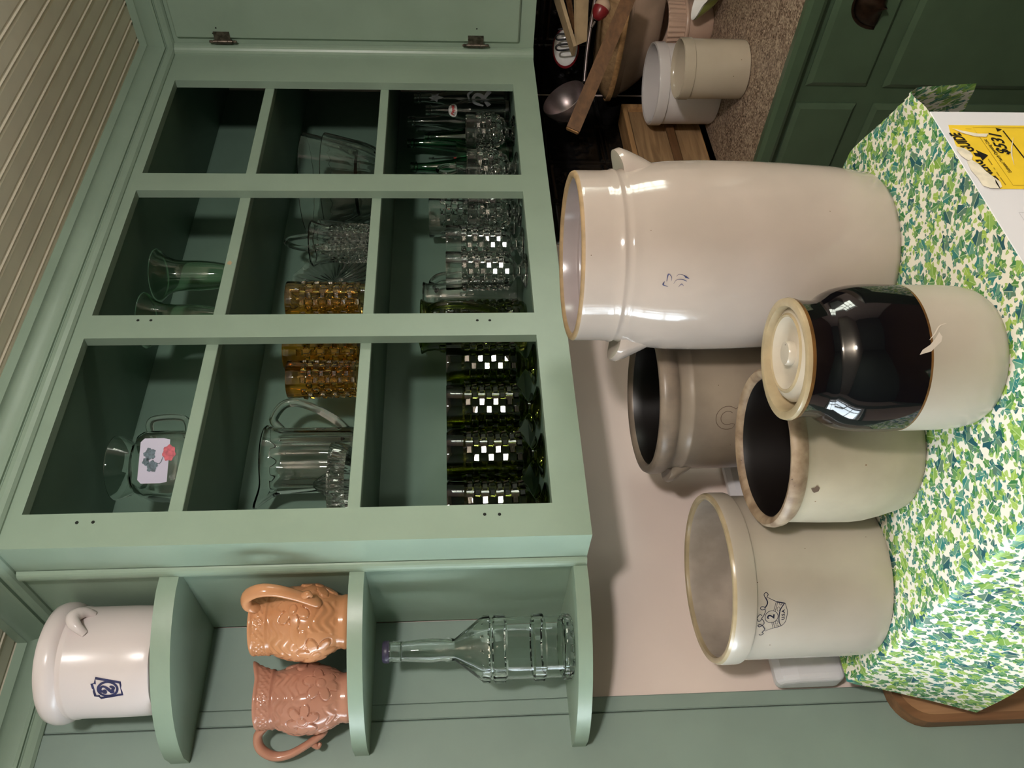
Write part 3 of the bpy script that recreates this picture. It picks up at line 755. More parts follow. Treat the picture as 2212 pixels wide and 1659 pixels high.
# two-tone jar with lid
cB = (-.002, -.366)
outB = [(.0790, 0, 0), (.0855, .004, 0), (.0915, .014, 0), (.0950, .030, 0), (.0965, .052, 0), (.0968, .070, 0), (.0970, .088, 0), (.0972, .108, 2), (.0974, .111, 1), (.0978, .125, 1), (.0982, .145, 1), (.0978, .160, 1), (.0960, .176, 1), (.0922, .192, 1), (.0865, .204, 1), (.0805, .2115, 1), (.0778, .2165, 1), (.0768, .224, 1), (.0775, .238, 1), (.0800, .247, 2), (.0812, .252, 3), (.0800, .257, 3), (.0750, .2585, 3), (.0700, .2570, 3), (.0690, .252, 3), (.0665, .236, 3), (.060, .228, 3), (.060, .02, 3), (0, .015, 3)]
jb = thing('lidded_jar', 'two-tone lidded stoneware jar, glossy black above and cream below, at the front', 'jar', (cB[0], cB[1], ZC))
MB().lathe([(0, 0, 0)]+outB, 96).build('body', [CREAM, BLACKG, BROWNE, RIMY], jb, 50)
ld = MB().lathe([(0, .229), (.0600, .229), (.0650, .236), (.0655, .240), (.0600, .2475), (.0535, .2505, 1), (.0505, .2530, 1), (.0480, .2515), (.0440, .2460), (.0330, .2425), (.0200, .2420), (.0165, .2430), (.0165, .2500), (.0150, .2525), (0, .2530)], 72, (.003, 0, 0)).xform(Matrix.Rotation(.03, 4, 'Y')).build('lid', [LIDM, RIMY], jb, 40)
# chip where the black glaze ends
th, z = hit(2016, 752, cB, .0975); z -= ZC
mk = Mark().patch([(-.008, .018), (-.002, .014), (.004, .004), (.012, -.004), (.020, -.010), (.014, -.013), (.008, -.011), (.002, -.004), (-.004, .003)])
mk.stroke([(.010, .004), (.018, -.004), (.028, -.012), (.032, -.022)], [.0004, .0018, .0012, .0004], smooth=4)
mk.wrap(rf(outB[:13]), th, z).build('glaze_chip', mat('pale_chipped_glaze', (196, 184, 172), 0.5), jb)

# grey-tan crock with "3" outline at the back
cCx = (.270, .072); RC = .147; HC = .330
outC = [(.128, 0, 0), (.134, .003, 0), (.1365, .02, 0), (.1385, .23, 0), (.1385, .262, 0), (.1400, .265, 0), (.1400, .269, 0), (.1385, .272, 0), (.1380, .288, 0), (.1400, .293, 1), (.1455, .298, 1), (.1478, .308, 1), (.1475, .320, 1), (.1440, .328, 1), (.1380, .330, 1), (.1320, .327, 1), (.1290, .320, 2), (.1260, .30, 2), (.124, .03, 2), (0, .02, 2)]
jc = thing('stoneware_crock', 'grey-tan stoneware crock stamped with a curled numeral, at the back behind the tall jar', 'crock', (cCx[0], cCx[1], ZC), 0, GC)
MB().lathe([(0, 0, 0)]+outC, 96).build('body', [SALT, SALTRIM, DARKIN], jc, 50)
lug(math.radians(143), .1385, .285, .238, .30, .026, .004).build('ear_handle', SALT, jc, 60)
th, z = hit(1572, 903, cCx, .1385); z -= ZC
mk = Mark()
for rr in (.021, .0125):
    mk.stroke([(-.020+ .002+rr*math.cos(math.radians(a)), .0+rr*1.0*math.sin(math.radians(a))) for a in range(-60, 205, 12)][::1], .0010)
mk2 = Mark()
for rr in (.0215, .0125):
    pts = [(rr*math.cos(math.radians(a)), rr*math.sin(math.radians(a))) for a in range(-40, 215, 12)]
    mk2.stroke([(x, y) for x, y in pts], .0011)
mk2.stroke([(.0165, -.0138), (.022, -.024), (.0105, -.030), (0, -.026)], .0010, smooth=4).stroke([(-.0176, -.0123), (-.0115, -.0135), (-.0102, -.0072)], .0010)
mk2.wrap(rf(outC[:9]), th, z).build('numeral_stamp', FAINT, jc)

# buff crock with dark lining
cD = (.020, -.124)
outD = [(.096, 0, 0), (.1000, .002, 0), (.1035, .010, 0), (.1120, .040, 0), (.1175, .066, 0), (.1190, .085, 0), (.1185, .13, 0), (.1170, .170, 0), (.1165, .182, 0), (.1180, .186, 1), (.1225, .192, 1), (.1245, .201, 1), (.1235, .209, 1), (.1195, .2125, 1), (.1140, .2115, 1), (.1095, .208, 1), (.1080, .203, 2), (.1050, .19, 2), (.102, .03, 2), (0, .02, 2)]
jd = thing('stoneware_crock', 'buff stoneware crock with worn brown rim, between the lidded jar and the crown crock', 'crock', (cD[0], cD[1], ZC), 0, GC)
MB().lathe([(0, 0, 0)]+outD, 96).build('body', [BUFF, BUFFRIM, DARKIN], jd, 50)
th, z = hit(1762, 1058, cD, .118); z -= ZC
Mark().patch([(-.006, .001), (-.003, -.005), (.003, -.006), (.007, -.001), (.003, .002), (.002, .007), (-.003, .004)]).wrap(rf(outD[:9]), th, z).build('glaze_spot', FAINT, jd)

# crown crock
cE = (-.083, .120)
outE = [(.128, 0, 0), (.1325, .002, 0), (.1350, .009, 0), (.1365, .05, 0), (.1372, .20, 0), (.1374, .2235, 0), (.1380, .2250, 0), (.1425, .2262, 0), (.1435, .229, 0), (.1437, .2500, 0), (.1430, .2580, 1), (.1405, .2625, 1), (.1365, .2635, 1), (.1325, .2615, 1), (.1310, .256, 2), (.1300, .245, 2), (.126, .03, 2), (0, .02, 2)]
je = thing('stoneware_crock', 'cream stoneware crock with a dark blue crown stamp, in front of the white console', 'crock', (cE[0], cE[1], ZC), 0, GC)
CRIN = mat('crown_crock_lining', (170, 158, 146), 0.3, noise=0.16, nscale=14)
MB().lathe([(0, 0, 0)]+outE, 96).build('body', [CREAM, RIMY, CRIN], je, 45)
th, z = hit(1667.5, 1331.6, cE, .1374); z -= ZC
mk = Mark(); K = .00086/10.37
def q(x, y): return ((950-y)*K, (700-x)*K*1.06)
w = .0011
mk.stroke([q(555, 560), q(535, 490), q(575, 455), q(612, 490), q(590, 545)], w, smooth=5)
mk.stroke([q(590, 545), q(690, 600), q(780, 645)], [.0007, .0012], smooth=4); mk.stroke([q(780, 645), q(940, 680)], .0018)
mk.stroke([q(560, 550), q(600, 640), q(590, 700), q(550, 765)], .0019, smooth=5)
mk.stroke([q(550, 790), q(500, 800), q(468, 770), q(490, 735), q(545, 745), q(555, 790), q(562, 850), q(535, 930), q(505, 985), q(545, 1040), q(560, 1100), q(530, 1140)], w, smooth=5)
mk.stroke([q(505, 925), q(470, 895), q(435, 930), q(420, 955), q(335, 978), q(420, 995), q(440, 1040), q(480, 1040), q(505, 1000)], .0011, smooth=4)
mk.stroke([q(530, 1150), q(480, 1175), q(447, 1150), q(470, 1122), q(525, 1140), q(570, 1200), q(590, 1250), q(545, 1315)], w*1.2, smooth=5)
mk.stroke([q(545, 1315), q(580, 1350), q(530, 1388), q(497, 1362)], w, smooth=5)
mk.stroke([q(600, 1285), q(690, 1240), q(770, 1215)], .0007, smooth=4); mk.stroke([q(770, 1215), q(900, 1170)], .0011)
mk.ring(((950-955)*K, (700-690)*K*1.06), 130*K, 132*K, .0009)
mk.stroke([q(765, 650), q(725, 825)], .0007); mk.stroke([q(795, 655), q(755, 830)], .0007)
mk.stroke([q(705, 1075), q(745, 1215)], .0007); mk.stroke([q(735, 1065), q(775, 1205)], .0007)
mk.ring(((950-795)*K, (700-815)*K*1.06), 45*K, 28*K, .0006, n=16); mk.ring(((950-1085)*K, (700-800)*K*1.06), 40*K, 25*K, .0006, n=16)
mk.stroke([q(815, 660), q(850, 715), q(880, 680)], .0007, smooth=3); mk.stroke([q(795, 1180), q(825, 1145), q(850, 1175)], .0006, smooth=3)
mk.stroke([q(920, 690), q(855, 800), q(835, 930), q(850, 1080), q(900, 1170)], [.0016, .0016, .0010], smooth=5)
mk.stroke([q(940, 680), q(985, 830), q(985, 960), q(965, 1080), q(905, 1170)], .0008, smooth=5)
mk.text('2', .0170, q(685, 950), 0, .0004); mk.text('U.S.A', .0070, q(915, 920), 0.06, .00022, sx=1.15)
mk.wrap(rf(outE[:6]), th, z, rot=0.0, scale=.95).build('crown_stamp', INK, je)

# small white and cream crocks on the worktop
def small_crock(R, h, band):
    return [(R*.90, 0, 0), (R*.94, .002, 0), (R*.96, .008, 0), (R*.965, h-band-.004, 0), (R*.955, h-band-.001, 0), (R*.955, h-band+.001, 0), (R, h-band+.003, 0), (R, h-.008, 0), (R*.985, h-.002, 0), (R*.95, h, 0), (R*.91, h-.003, 0), (R*.89, h-.012, 0), (R*.86, .02, 0), (0, .015, 0)]
s1 = thing('stoneware_crock', 'white straight-sided crock on the worktop behind the small cream crock', 'crock', (1.448, .135, CT+.0004), 0, 'crocks on the worktop')
MB().lathe([(0, 0, 0)]+small_crock(.114, .184, .034), 80).build('body', [WHITEC], s1, 40)
s2 = thing('stoneware_crock', 'small cream crock on the worktop, in front of the white crock', 'crock', (1.259, -.027, CT+.0004), 0, 'crocks on the worktop')
MB().lathe([(0, 0, 0)]+small_crock(.076, .170, .030), 80).build('body', [CREAM2], s2, 40)

# keystone crock on the top quarter shelf
cG = (-.162, .205); RG = .0945; zG = 2.1508
outG = [(.078, 0, 0), (.084, .002, 0), (.0865, .009, 0), (.0880, .05, 0), (.0880, .128, 0), (.0895, .131, 0), (.0895, .134, 0), (.0882, .137, 0), (.0885, .141, 0), (.0935, .145, 0), (.0965, .153, 0), (.0965, .163, 0), (.0935, .171, 0), (.0880, .174, 0), (.0830, .172, 0), (.0805, .165, 0), (.0790, .03, 0), (0, .02, 0)]
jg = thing('stoneware_crock', 'pale pink-white crock with a blue keystone stamp on the top corner shelf', 'crock', (cG[0], cG[1], zG))
MB().lathe([(0, 0, 0)]+outG, 96).build('body', [PINKC], jg, 45)
for sgn, a in ((1, -68), (1, 112)):
    t = math.radians(a); m = MB()
    pts = []
    for k in range(9):
        b = -1+2*k/8; tt = t+b*.24; r = .0865+.013*math.sqrt(max(0, 1-b*b)); pts.append((r*math.cos(tt), r*math.sin(tt), .128-.022*b*b-.0))
    m.tube(pts, [.006, .010, .011, .010, .006], 12, sub=4); m.build('ear_handle', PINKC, jg, 60)
th, z = hit(230, 1487, cG, .088); z -= zG
mk = Mark(); K2 = .00074/10.37
def q(x, y): return ((890-y)*K2, (1040-x)*K2)
out_ = [q(820, 650), q(1335, 765), q(1360, 1050), q(895, 1120), q(870, 1062), q(790, 1062), q(738, 770), q(805, 770)]
mk.stroke(out_, .0040, True); mk.ring(q(1065, 905), 165*K2, 205*K2, .0036, n=32)
mk.stroke([q(960, 990), q(1010, 985), q(1010, 930), q(940, 960), q(905, 905), q(950, 845), q(1010, 850), q(1080, 910), q(1140, 975), q(1190, 990)], [.002, .005, .003, .004, .0045, .0035, .0035, .005, .005, .002], smooth=5)
mk.stroke([q(1190, 990), q(1170, 930), q(1190, 880), q(1140, 850), q(1110, 860)], [.002, .0045, .005, .004, .002], smooth=5)
mk.wrap(rf(outG[:5]), th, z).build('keystone_stamp', BLUEM, jg)

# terracotta flower pitchers on the middle quarter shelf
def flower(c, R, n=6):
    return c, R, n
def relief(seed):
    rnd = random.Random(seed)
    fl = [(rnd.random()*.4+k*2*PI/5+.2, .072+.022*math.sin(k*2.4+seed), .030+.006*rnd.random()) for k in range(5)]
    lf = [(k*2*PI/7+rnd.random(), .035+.075*rnd.random(), .012+.006*rnd.random(), rnd.random()*PI) for k in range(12)]
    def h(th, z, R):
        v = 0.0
        for t0, z0, r0 in fl:
            du = ((th-t0+PI) % (2*PI)-PI)*R; dv = z-z0; r = math.hypot(du, dv)
            if r < r0*1.3:
                a = math.atan2(dv, du)+t0*7; pet = r0*(.42+.58*abs(math.cos(3*a))**.8)
                e = (pet-r)/.0016; core = (r0*.26-r)/.0012
                v = max(v, .0026*max(0, min(1, e))) - .0016*math.exp(-((r-pet-.0006)/.0011)**2)
                if r < pet: v -= .0012*math.exp(-(core/1.0)**2); v += .0014*max(0, min(1, core))
        for t0, z0, r0, ro in lf:
            du = ((th-t0+PI) % (2*PI)-PI)*R; dv = z-z0; x = du*math.cos(ro)+dv*math.sin(ro); y = -du*math.sin(ro)+dv*math.cos(ro)
            e = (x/r0)**2+(y/(r0*.55))**2
            if e < 1: v = max(v, .0026*(1-e)**.4)
        v += .0009*math.sin(z*420+2.5*math.sin(th*9))*(1 if v == 0 else 0)
        return v
    return h
pp = [(.040, 0), (.0435, .003), (.0445, .010), (.0430, .016), (.0440, .022), (.0450, .024)]
pp += [(.0450+.0160*math.sin(PI*.5*min(1, (z-.024)/.05))-.012*max(0, (z-.085)/.055)**2, z) for z in [.024+.00143*i for i in range(1, 81)]]
pp += [(.0490, .1425), (.0510, .1445), (.0510, .1470), (.0488, .1490)]
pp += [(.0490, .149+.0024*i) for i in range(1, 9)]
pp += [(.0505, .170), (.0510, .173), (.0500, .1755), (.0475, .1755), (.0460, .172), (.0450, .15), (.052, .10), (.042, .03), (0, .02)]
def pitcher(label, loc, rot, seed, M, spout=True, hs=1.0):
    t = thing('flower_pitcher', label, 'pitcher', loc, rot, 'terracotta flower pitchers'); t.scale = (1, 1, .90) if seed == 3 else (.92, .92, .885)
    rel = relief(seed)
    def mod(a, r, z, k):
        if 6 <= k < 86: r = r+rel(a, z, .058)
        elif 90 <= k < 98: r += .0014*max(0, math.sin(a*26+math.sin(z*600)*2))
        if z > .125:          # pouring lip at angle 0
            g = math.exp(-(((a+PI) % (2*PI)-PI)/.33)**2); f = (z-.125)/.05; r += .020*g*f*f; z += .008*g*f*f
        return r, z
    MB().lathe([(0, 0)]+pp, 256, mod=mod).build('body', M, t, 60)
    m = MB(); m.tube([(-.045, 0, .160), (-.062, 0, .176), (-.085, 0, .172), (-.1, 0, .148), (-.098, 0, .118), (-.082, 0, .085), (-.064, 0, .058), (-.055, 0, .050)], [.007, .0085, .0090, .0085, .0075, .0070, .0075, .0060], 14, flat=1.35)
    m.tube([(-.078, 0, .079), (-.086, 0, .066), (-.080, 0, .060)], [.006, .006, .003], 10)
    m.build('handle', M, t, 60)
    return t
zP = 1.845
pitcher('orange glazed flower pitcher with its handle towards the room, next to the cabinet side', (-.128, .154, zP), math.radians(98), 3, TERRA)
pitcher('pinkish terracotta flower pitcher with its handle to the left, near the wall corner', (-.224, .242, zP), math.radians(-36), 8, TERRA2)

# clear bottle on the bottom quarter shelf
bt = thing('glass_bottle', 'tall clear glass bottle with beaded bands on the bottom corner shelf', 'bottle', (-.163, .205, 1.4731))
bprof = [(.050, 0), (.0525, .003), (.0535, .010), (.0530, .016), (.0510, .018), (.0510, .046), (.0540, .049), (.0540, .066), (.0510, .069), (.0515, .112), (.0545, .115), (.0545, .133), (.0515, .136), (.0515, .139), (.0540, .141), (.0535, .152), (.0500, .158), (.0180, .200), (.0185, .203), (.0200, .207), (.0200, .213), (.0180, .217), (.0190, .225), (.0200, .240), (.0185, .262), (.0165, .285), (.0165, .290), (.0180, .291), (.0180, .303), (.0165, .305), (.0165, .310)]
def bmod(a, r, z, k):
    if k <= len(bprof) and (.048 < z < .067 or .113 < z < .134 or .140 < z < .153 or z < .017) and r > .05: r += .0022*abs(math.sin(a*7))
    return r, z
inn = [(.0135, .310), (.0135, .29), (.0155, .262), (.0160, .24), (.0145, .205), (.0460, .155), (.0480, .14), (.0480, .02), (.040, .012), (0, .014)]
MB().lathe([(0, .004), (.03, .004)]+bprof+inn, 84, mod=bmod).build('body', CLEARG, bt, 40)
MB().lathe([(0, .3102), (.0175, .3102), (.0185, .312), (.0185, .318), (.0165, .3215), (0, .3215)], 32).build('stopper', CAPM, bt, 40)

# ------------------------------------------------------------------ glassware in the cabinet
S1, S2, FL = 2.1345, 1.8465, 1.5055
def cubes(za, zb, rows, cells, amp, kmax):
    """pressed-glass blocks: flat raised squares set chequerwise; cells = squares round the glass"""
    hh = (zb-za)/rows
    def mod(a, r, z, k):
        if k < kmax and za < z < zb:
            row = int((z-za)/hh); fz = (z-za)/hh-row; x = a/(2*PI)*cells+1e-6; sct = math.floor(x); f = x-sct
            up = f > .05 and .1 < fz < .9 and (int(sct)+row) % 2 == 0
            j = math.sin(sct*12.9+row*78.2)*43758.5; j -= math.floor(j)
            face = f > .05 and .1 < fz < .9
            r += amp*.7 if up else -amp*.3
            if face and up: r -= (fz-.5)*.0023+(f-.5)*((.0023 if int(sct) % 2 == 0 else -.0023)*(20/cells)+(j-.5)*.0005)
        return r, z
    return mod
def glint(x, y, z, cells=20):
    """turn of a block glass that sets a pair of its flat blocks square to the lamp"""
    p = Vector((x, y, z)); h = (Vector((-.72, -2.15, 2.25))-p).normalized()+(CAM-p).normalized()
    return math.atan2(h.y, h.x)-2*PI/cells
def block_angs(cells): return [2*PI*(i+f)/cells for i in range(cells) for f in (0, .13, .87)]
def rows_prof(za, zb, ra, rb, rows, per=4):
    hh = (zb-za)/rows; o = []
    for i in range(rows):
        for f in (.02, .2, .8, .98):
            z = za+hh*(i+f); o.append((ra+(rb-ra)*(z-za)/(zb-za), z))
    return o
def footed(h, R, foot, M, name, label, cat, loc, group, rows=8, cells=20):
    t = thing(name, label, cat, loc, glint(loc[0], loc[1], 1.6, cells), group)
    za, zb = .040, h-.034
    pr = [(0, 0), (foot*.9, 0), (foot, .002), (foot, .0045), (foot*.75, .008), (.016, .014), (.0125, .018), (.0125, .022), (.022, .028), (R*.82, .036)]
    pr += rows_prof(za, zb, R*.93, R*.97, rows); km = len(pr)
    pr += [(R*.985, h-.030), (R, h-.002), (R-.0005, h), (R-.002, h), (R-.003, h-.004), (R*.86, zb), (R*.80, za+.01), (R*.5, .036), (0, .034)]
    MB().lathe(pr, mod=cubes(za, zb, rows, cells, .0034, km), angs=block_angs(cells)).build('body', M, t, 20)
    return t
# label rule: only what nothing tells apart may share one
g1 = footed(.178, .0455, .041, OLIVE, 'footed_tumbler', 'olive green footed tumbler, rightmost of the front row in the lower left bay', 'glass', (.372, .092, FL), 'olive green footed tumblers')
for (x, y), lb in zip(((.264, .092), (.156, .094), (.052, .098)),
        ('olive green footed tumbler, second from the stile in the front row', 'olive green footed tumbler, third from the stile in the front row', 'olive green footed tumbler half hidden by the cabinet end stile')):
    dup(g1, (x, y, FL), glint(x, y, 1.6), lb)
for (x, y), lb in zip(((.330, .198), (.222, .200), (.112, .202)),
        ('olive green footed tumbler in the back row, nearest the green pitcher', 'olive green footed tumbler in the middle of the back row', 'olive green footed tumbler in the back row, furthest from the green pitcher')):
    dup(g1, (x, y, FL), glint(x, y, 1.6), lb)
def tumbler(h, R, M, name, label, loc, group, rows=9, cells=18, base=.86):
    t = thing(name, label, 'glass', loc, glint(loc[0], loc[1], loc[2]+.09, cells), group)
    za, zb = .014, h-.028
    pr = [(0, .002), (R*base*.9, 0), (R*base, .004)]+rows_prof(za, zb, R*(base+.03), R*.98, rows); km = len(pr)
    pr += [(R*.99, h-.024), (R, h-.002), (R-.0005, h), (R-.002, h), (R-.0035, h-.004), (R*.88, zb), (R*(base-.12), .02), (0, .016)]
    MB().lathe(pr, mod=cubes(za, zb, rows, cells, .0030, km), angs=block_angs(cells)).build('body', M, t, 20)
    return t
GA = 'amber block tumblers'
tumbler(.150, .038, AMBER, 'amber_tumbler', 'amber block-pattern tumbler right of the clear panelled pitcher', (.363, .120, S2), GA)
tumbler(.172, .041, AMBER, 'amber_tumbler', 'tall amber block-pattern tumbler mostly behind the stile', (.462, .150, S2), GA)
tumbler(.168, .042, AMBER, 'amber_tumbler', 'amber block-pattern tumbler beside the cut glass creamer', (.553, .095, S2), GA)
tumbler(.19, .036, TANG, 'tan_tumbler', 'tan glass tumbler at the left edge of the middle shelf', (.040, .235, S2), None, 9, 16)

# olive pitcher
t = thing('green_pitcher', 'olive green block-pattern glass pitcher behind the left stile', 'pitcher', (.578, .205, FL), math.radians(75))
h, R = .236, .062
pr = [(0, .002), (R*.8, 0), (R*.9, .006)]+rows_prof(.016, .196, R*.94, R*.90, 11); km = len(pr)
pr += [(R*.86, .206), (R*.90, .222), (R, h-.002), (R-.001, h), (R-.003, h), (R-.005, h-.004), (R*.80, .205), (R*.80, .03), (0, .02)]
def pm(a, r, z, k, cb=cubes(.016, .196, 11, 24, .0034, km)):
    r, z = cb(a, r, z, k)
    if z > .2: g = math.exp(-(((a+PI) % (2*PI)-PI)/.35)**2)*((z-.2)/.036)**2; r += .022*g; z += .008*g
    return r, z
MB().lathe(pr, mod=pm, angs=block_angs(24)).build('body', OLIVED, t, 20)
MB().tube([(-.054, 0, .214), (-.082, 0, .212), (-.102, 0, .18), (-.100, 0, .13), (-.080, 0, .085), (-.056, 0, .062)], [.009, .0095, .009, .0085, .009], 14).build('handle', OLIVED, t, 60)

# clear footed tumblers, middle bay
cf = footed(.178, .0425, .038, CLEAR, 'footed_tumbler', 'clear footed block tumbler at the front of the lower middle bay', 'glass', (.640, .092, FL), 'clear footed tumblers')
dup(cf, (.748, .112, FL), glint(.748, .112, 1.6), 'clear footed block tumbler just right of the front one in the lower middle bay')
tumbler(.222, .052, CLEAR, 'clear_tumbler', 'tall clear block-pattern vase glass at the back of the lower middle bay', (.985, .235, FL), None, 12, 20)
# clear jug with handle behind
t = thing('glass_jug', 'clear plain glass jug with a strap handle behind the footed tumblers', 'jug', (.712, .250, FL), math.radians(190))
pr = [(0, .002), (.044, 0), (.049, .01), (.051, .06), (.048, .12), (.040, .165), (.034, .19), (.034, .225), (.038, .233), (.036, .235), (.032, .233), (.031, .19), (.037, .165), (.045, .12), (.048, .06), (.044, .014), (0, .012)]
MB().lathe(pr, 64).build('body', CLEAR, t)
MB().tube([(-.034, 0, .205), (-.060, 0, .215), (-.085, 0, .195), (-.090, 0, .16), (-.075, 0, .12), (-.055, 0, .10)], [.007, .008, .008, .007], 12, flat=1.6).build('handle', CLEAR, t, 60)

# goblets and mug
def goblet(name, label, loc, handle=None):
    t = thing(name, label, 'glass', loc, glint(loc[0], loc[1], 1.58), 'clear block goblets')
    h, R = .126, .046; za, zb = .024, .100
    def rb(z): return R*.97*math.sqrt(max(0.06, 1-(max(0, .074-z)/.060)**2))
    pr = [(0, .001), (.037, 0), (.039, .002), (.037, .005), (.020, .011), (.0095, .015), (.0095, .018)]+[(rb(z), z) for q_, z in rows_prof(za, zb, 1, 1, 6)]; km = len(pr)
    pr += [(.0455, .103), (R, h-.002), (R-.001, h), (R-.0025, h), (R-.0035, h-.004), (.041, .098), (.036, .060), (.022, .036), (0, .030)]
    MB().lathe(pr, mod=cubes(za, zb, 6, 20, .0028, km), angs=block_angs(20)).build('body', CLEAR, t, 20)
    if handle is not None:
        a = math.radians(handle); M = Matrix.Rotation(a, 4, 'Z')
        MB().tube([(.043, 0, .112), (.062, 0, .135), (.058, 0, .168), (.030, 0, .178), (.012, 0, .150), (.018, 0, .118)], [.005, .0055, .0055, .005], 12).xform(M).build('handle', CLEAR, t, 60)
    return t
goblet('goblet', 'clear block-pattern goblet near the cabinet corner in front of the soda bottles', (1.155, .092, FL))
goblet('goblet', 'clear block-pattern goblet left of the corner one, next to a looped handle', (1.010, .098, FL))
goblet('goblet', 'clear block-pattern goblet just right of the two footed tumblers', (.858, .108, FL))
t = thing('glass_mug', 'clear glass mug with a tall looped handle behind the goblets', 'mug', (1.085, .185, FL), math.radians(10))
MB().lathe([(0, .002), (.036, 0), (.039, .006), (.040, .13), (.0405, .15), (.038, .151), (.0365, .13), (.0355, .012), (0, .01)], 64).build('body', CLEAR, t)
MB().tube([(.038, 0, .125), (.058, 0, .150), (.060, 0, .185), (.035, 0, .200), (.024, 0, .175), (.035, 0, .146)], [.005, .006, .006, .005], 12).build('handle', CLEAR, t, 60)

# soda bottles
def bottle(name, label, px, py, Y, h, R, M, marks=None, neck=.0125):
    p = at(px, py, 1, Y)
    t = thing(name, label, 'bottle', (p.x, Y, FL), 0, 'soda bottles in the corner bay')
    pr = [(0, .003), (R*.8, 0), (R*.98, .004), (R, .012), (R, h*.44), (R*.97, h*.50), (R*.75, h*.60), (neck*1.35, h*.72), (neck, h*.84), (neck*.95, h*.93), (neck*1.15, h*.935), (neck*1.2, h*.95), (neck, h*.96), (neck*1.08, h*.97), (neck*1.08, h), (neck*.8, h), (neck*.75, h*.9), (neck*1.1, h*.72), (R*.68, h*.59), (R*.90, h*.49), (R*.92, h*.44), (R*.92, .014), (0, .012)]
    MB().lathe(pr, 48).build('body', M, t)
    if marks:
        th = math.atan2(CAM.y-Y, CAM.x-p.x)
        for nm, mk, z, ms in marks: mk.wrap(rf(pr[1:15]), th, z, .0005).build(nm, ms, t)
    return t
sw = Mark().stroke([(-.020, -.012), (-.012, .010), (0, .016), (.010, .006), (.004, -.010), (-.008, -.006)], [.005, .010, .008, .011, .007], smooth=5).stroke([(-.02, -.028), (0, -.016), (.020, -.030)], [.013, .007, .013], smooth=4).stroke([(-.006, .026), (.010, .030), (.020, .016)], [.003, .007, .003], smooth=4)
fl = Mark().patch([(-.008, .016), (-.003, .009), (.001, .020), (.005, .008), (.010, .013), (.008, .002), (.012, -.010), (.006, -.006), (.001, -.022), (-.004, -.006), (-.012, -.004), (-.007, .004)])
bottle('soda_bottle', 'tall clear soda bottle with white swirl print in the far corner', 896, 211, .150, .265, .034, CLEARG, [('white_print', sw, .085, DECALW), ('neck_print', fl, .205, DECALW)])
n = 20
ov = Mark().patch([(.016*math.cos(2*PI*i/n), .010*math.sin(2*PI*i/n)) for i in range(n)], 0)
ot = Mark().text('Pepsi', .0115, (0, 0), 0, .0004, .2)
bb = bottle('soda_bottle', 'short clear soda bottle with a white oval neck label and red script', 921, 238, .150, .232, .031, CLEARG)
th = math.atan2(CAM.y-.15, CAM.x-bb.location.x)
bpr = [(.0305, .095), (.0301, .116), (.0232, .139), (.0169, .167), (.0125, .195)]
e1 = ov.wrap(rf(bpr), th, .158, .0008, 0, 1.2).build('label', WHITEG, bb); ot.wrap(rf(bpr), th, .158, .0014, 0, 1.05).build('script', DECALR, e1)
bottle('soda_bottle', 'tall clear plain soda bottle left of the oval-label bottle', 885, 262, .215, .285, .031, CLEARG)
bottle('soda_bottle', 'tall green glass soda bottle behind the corner goblet', 885, 309, .255, .288, .029, BOTG)
bottle('soda_bottle', 'shorter pale green soda bottle beside the tall green one', 922, 296, .192, .236, .029, BOTG)
bottle('soda_bottle', 'dark green glass soda bottle against the right stile', 893, 361, .240, .275, .028, BOTG)
lb = Mark().patch([(-.016, -.012), (.016, -.012), (.016, .012), (-.016, .012)], 1).patch([(-.016, .012), (.016, .012), (.016, .022), (-.016, .018)], 0).stroke([(-.016, -.012), (.016, -.012), (.016, .012), (-.016, .012)], .003, True, 0).patch([(-.008, -.007), (.008, -.007), (.008, .003), (-.008, .003)], 2)
bottle('soda_bottle', 'small soda bottle with a red white and blue label behind the goblets', 930, 350, .298, .228, .024, CLEARG, [('label', lb, .135, [DECALR, DECALW, DECALB])])
p = at(1100, 326, 1, .175)
t = thing('green_vase', 'dark green glass vase with a flared foot behind the two goblets', 'vase', (p.x-.005, .178, FL))
MB().lathe([(0, .002), (.038, 0), (.040, .003), (.030, .02), (.016, .05), (.012, .075), (.016, .10), (.026, .14), (.030, .15), (.027, .15), (.013, .10), (.008, .076), (0, .07)], 48).build('body', BOTG, t)

# panelled pitcher and juicer
t = thing('panelled_pitcher', 'large clear glass pitcher with arched panels and a handle on the middle shelf', 'pitcher', (.238, .222, S2), math.radians(160))
pr = [(0, .003), (.062, 0), (.066, .004), (.066, .02)]+[(.0665, .02+.011*i) for i in range(1, 15)]+[(.066, .178), (.068, .186), (.071, .193), (.069, .196), (.066, .193), (.062, .175), (.060, .03), (.055, .016), (0, .014)]
def fl_(a, r, z, k):
    if 3 <= k < 20:
        c = abs(math.sin(a*6)); top = .150+.018*c
        if z < top: r -= .0045*(c**2)
        r += 0
    if z > .165:
        g = math.exp(-(((a+PI) % (2*PI)-PI)/.42)**2)*min(1, ((z-.165)/.03))**1.3; r += .026*g; z += .020*g
    return r, z
MB().lathe(pr, 120, mod=fl_).build('body', CLEAR, t, 30)
MB().tube([(-.062, 0, .168), (-.085, 0, .186), (-.115, 0, .168), (-.120, 0, .140), (-.105, 0, .100), (-.080, 0, .060), (-.062, 0, .040)], [.008, .009, .009, .0085, .008, .009, .008], 14, flat=1.2).build('handle', CLEAR, t, 60)
t = thing('juicer', 'clear pressed glass citrus juicer with a pointed reamer in front of the pitcher', 'juicer', (.108, .104, S2))
def jm(a, r, z, k):
    if 3 <= k <= 6: r += .0012*math.sin(a*48)
    if 12 <= k <= 16: r += .0022*abs(math.sin(a*6))
    return r, z
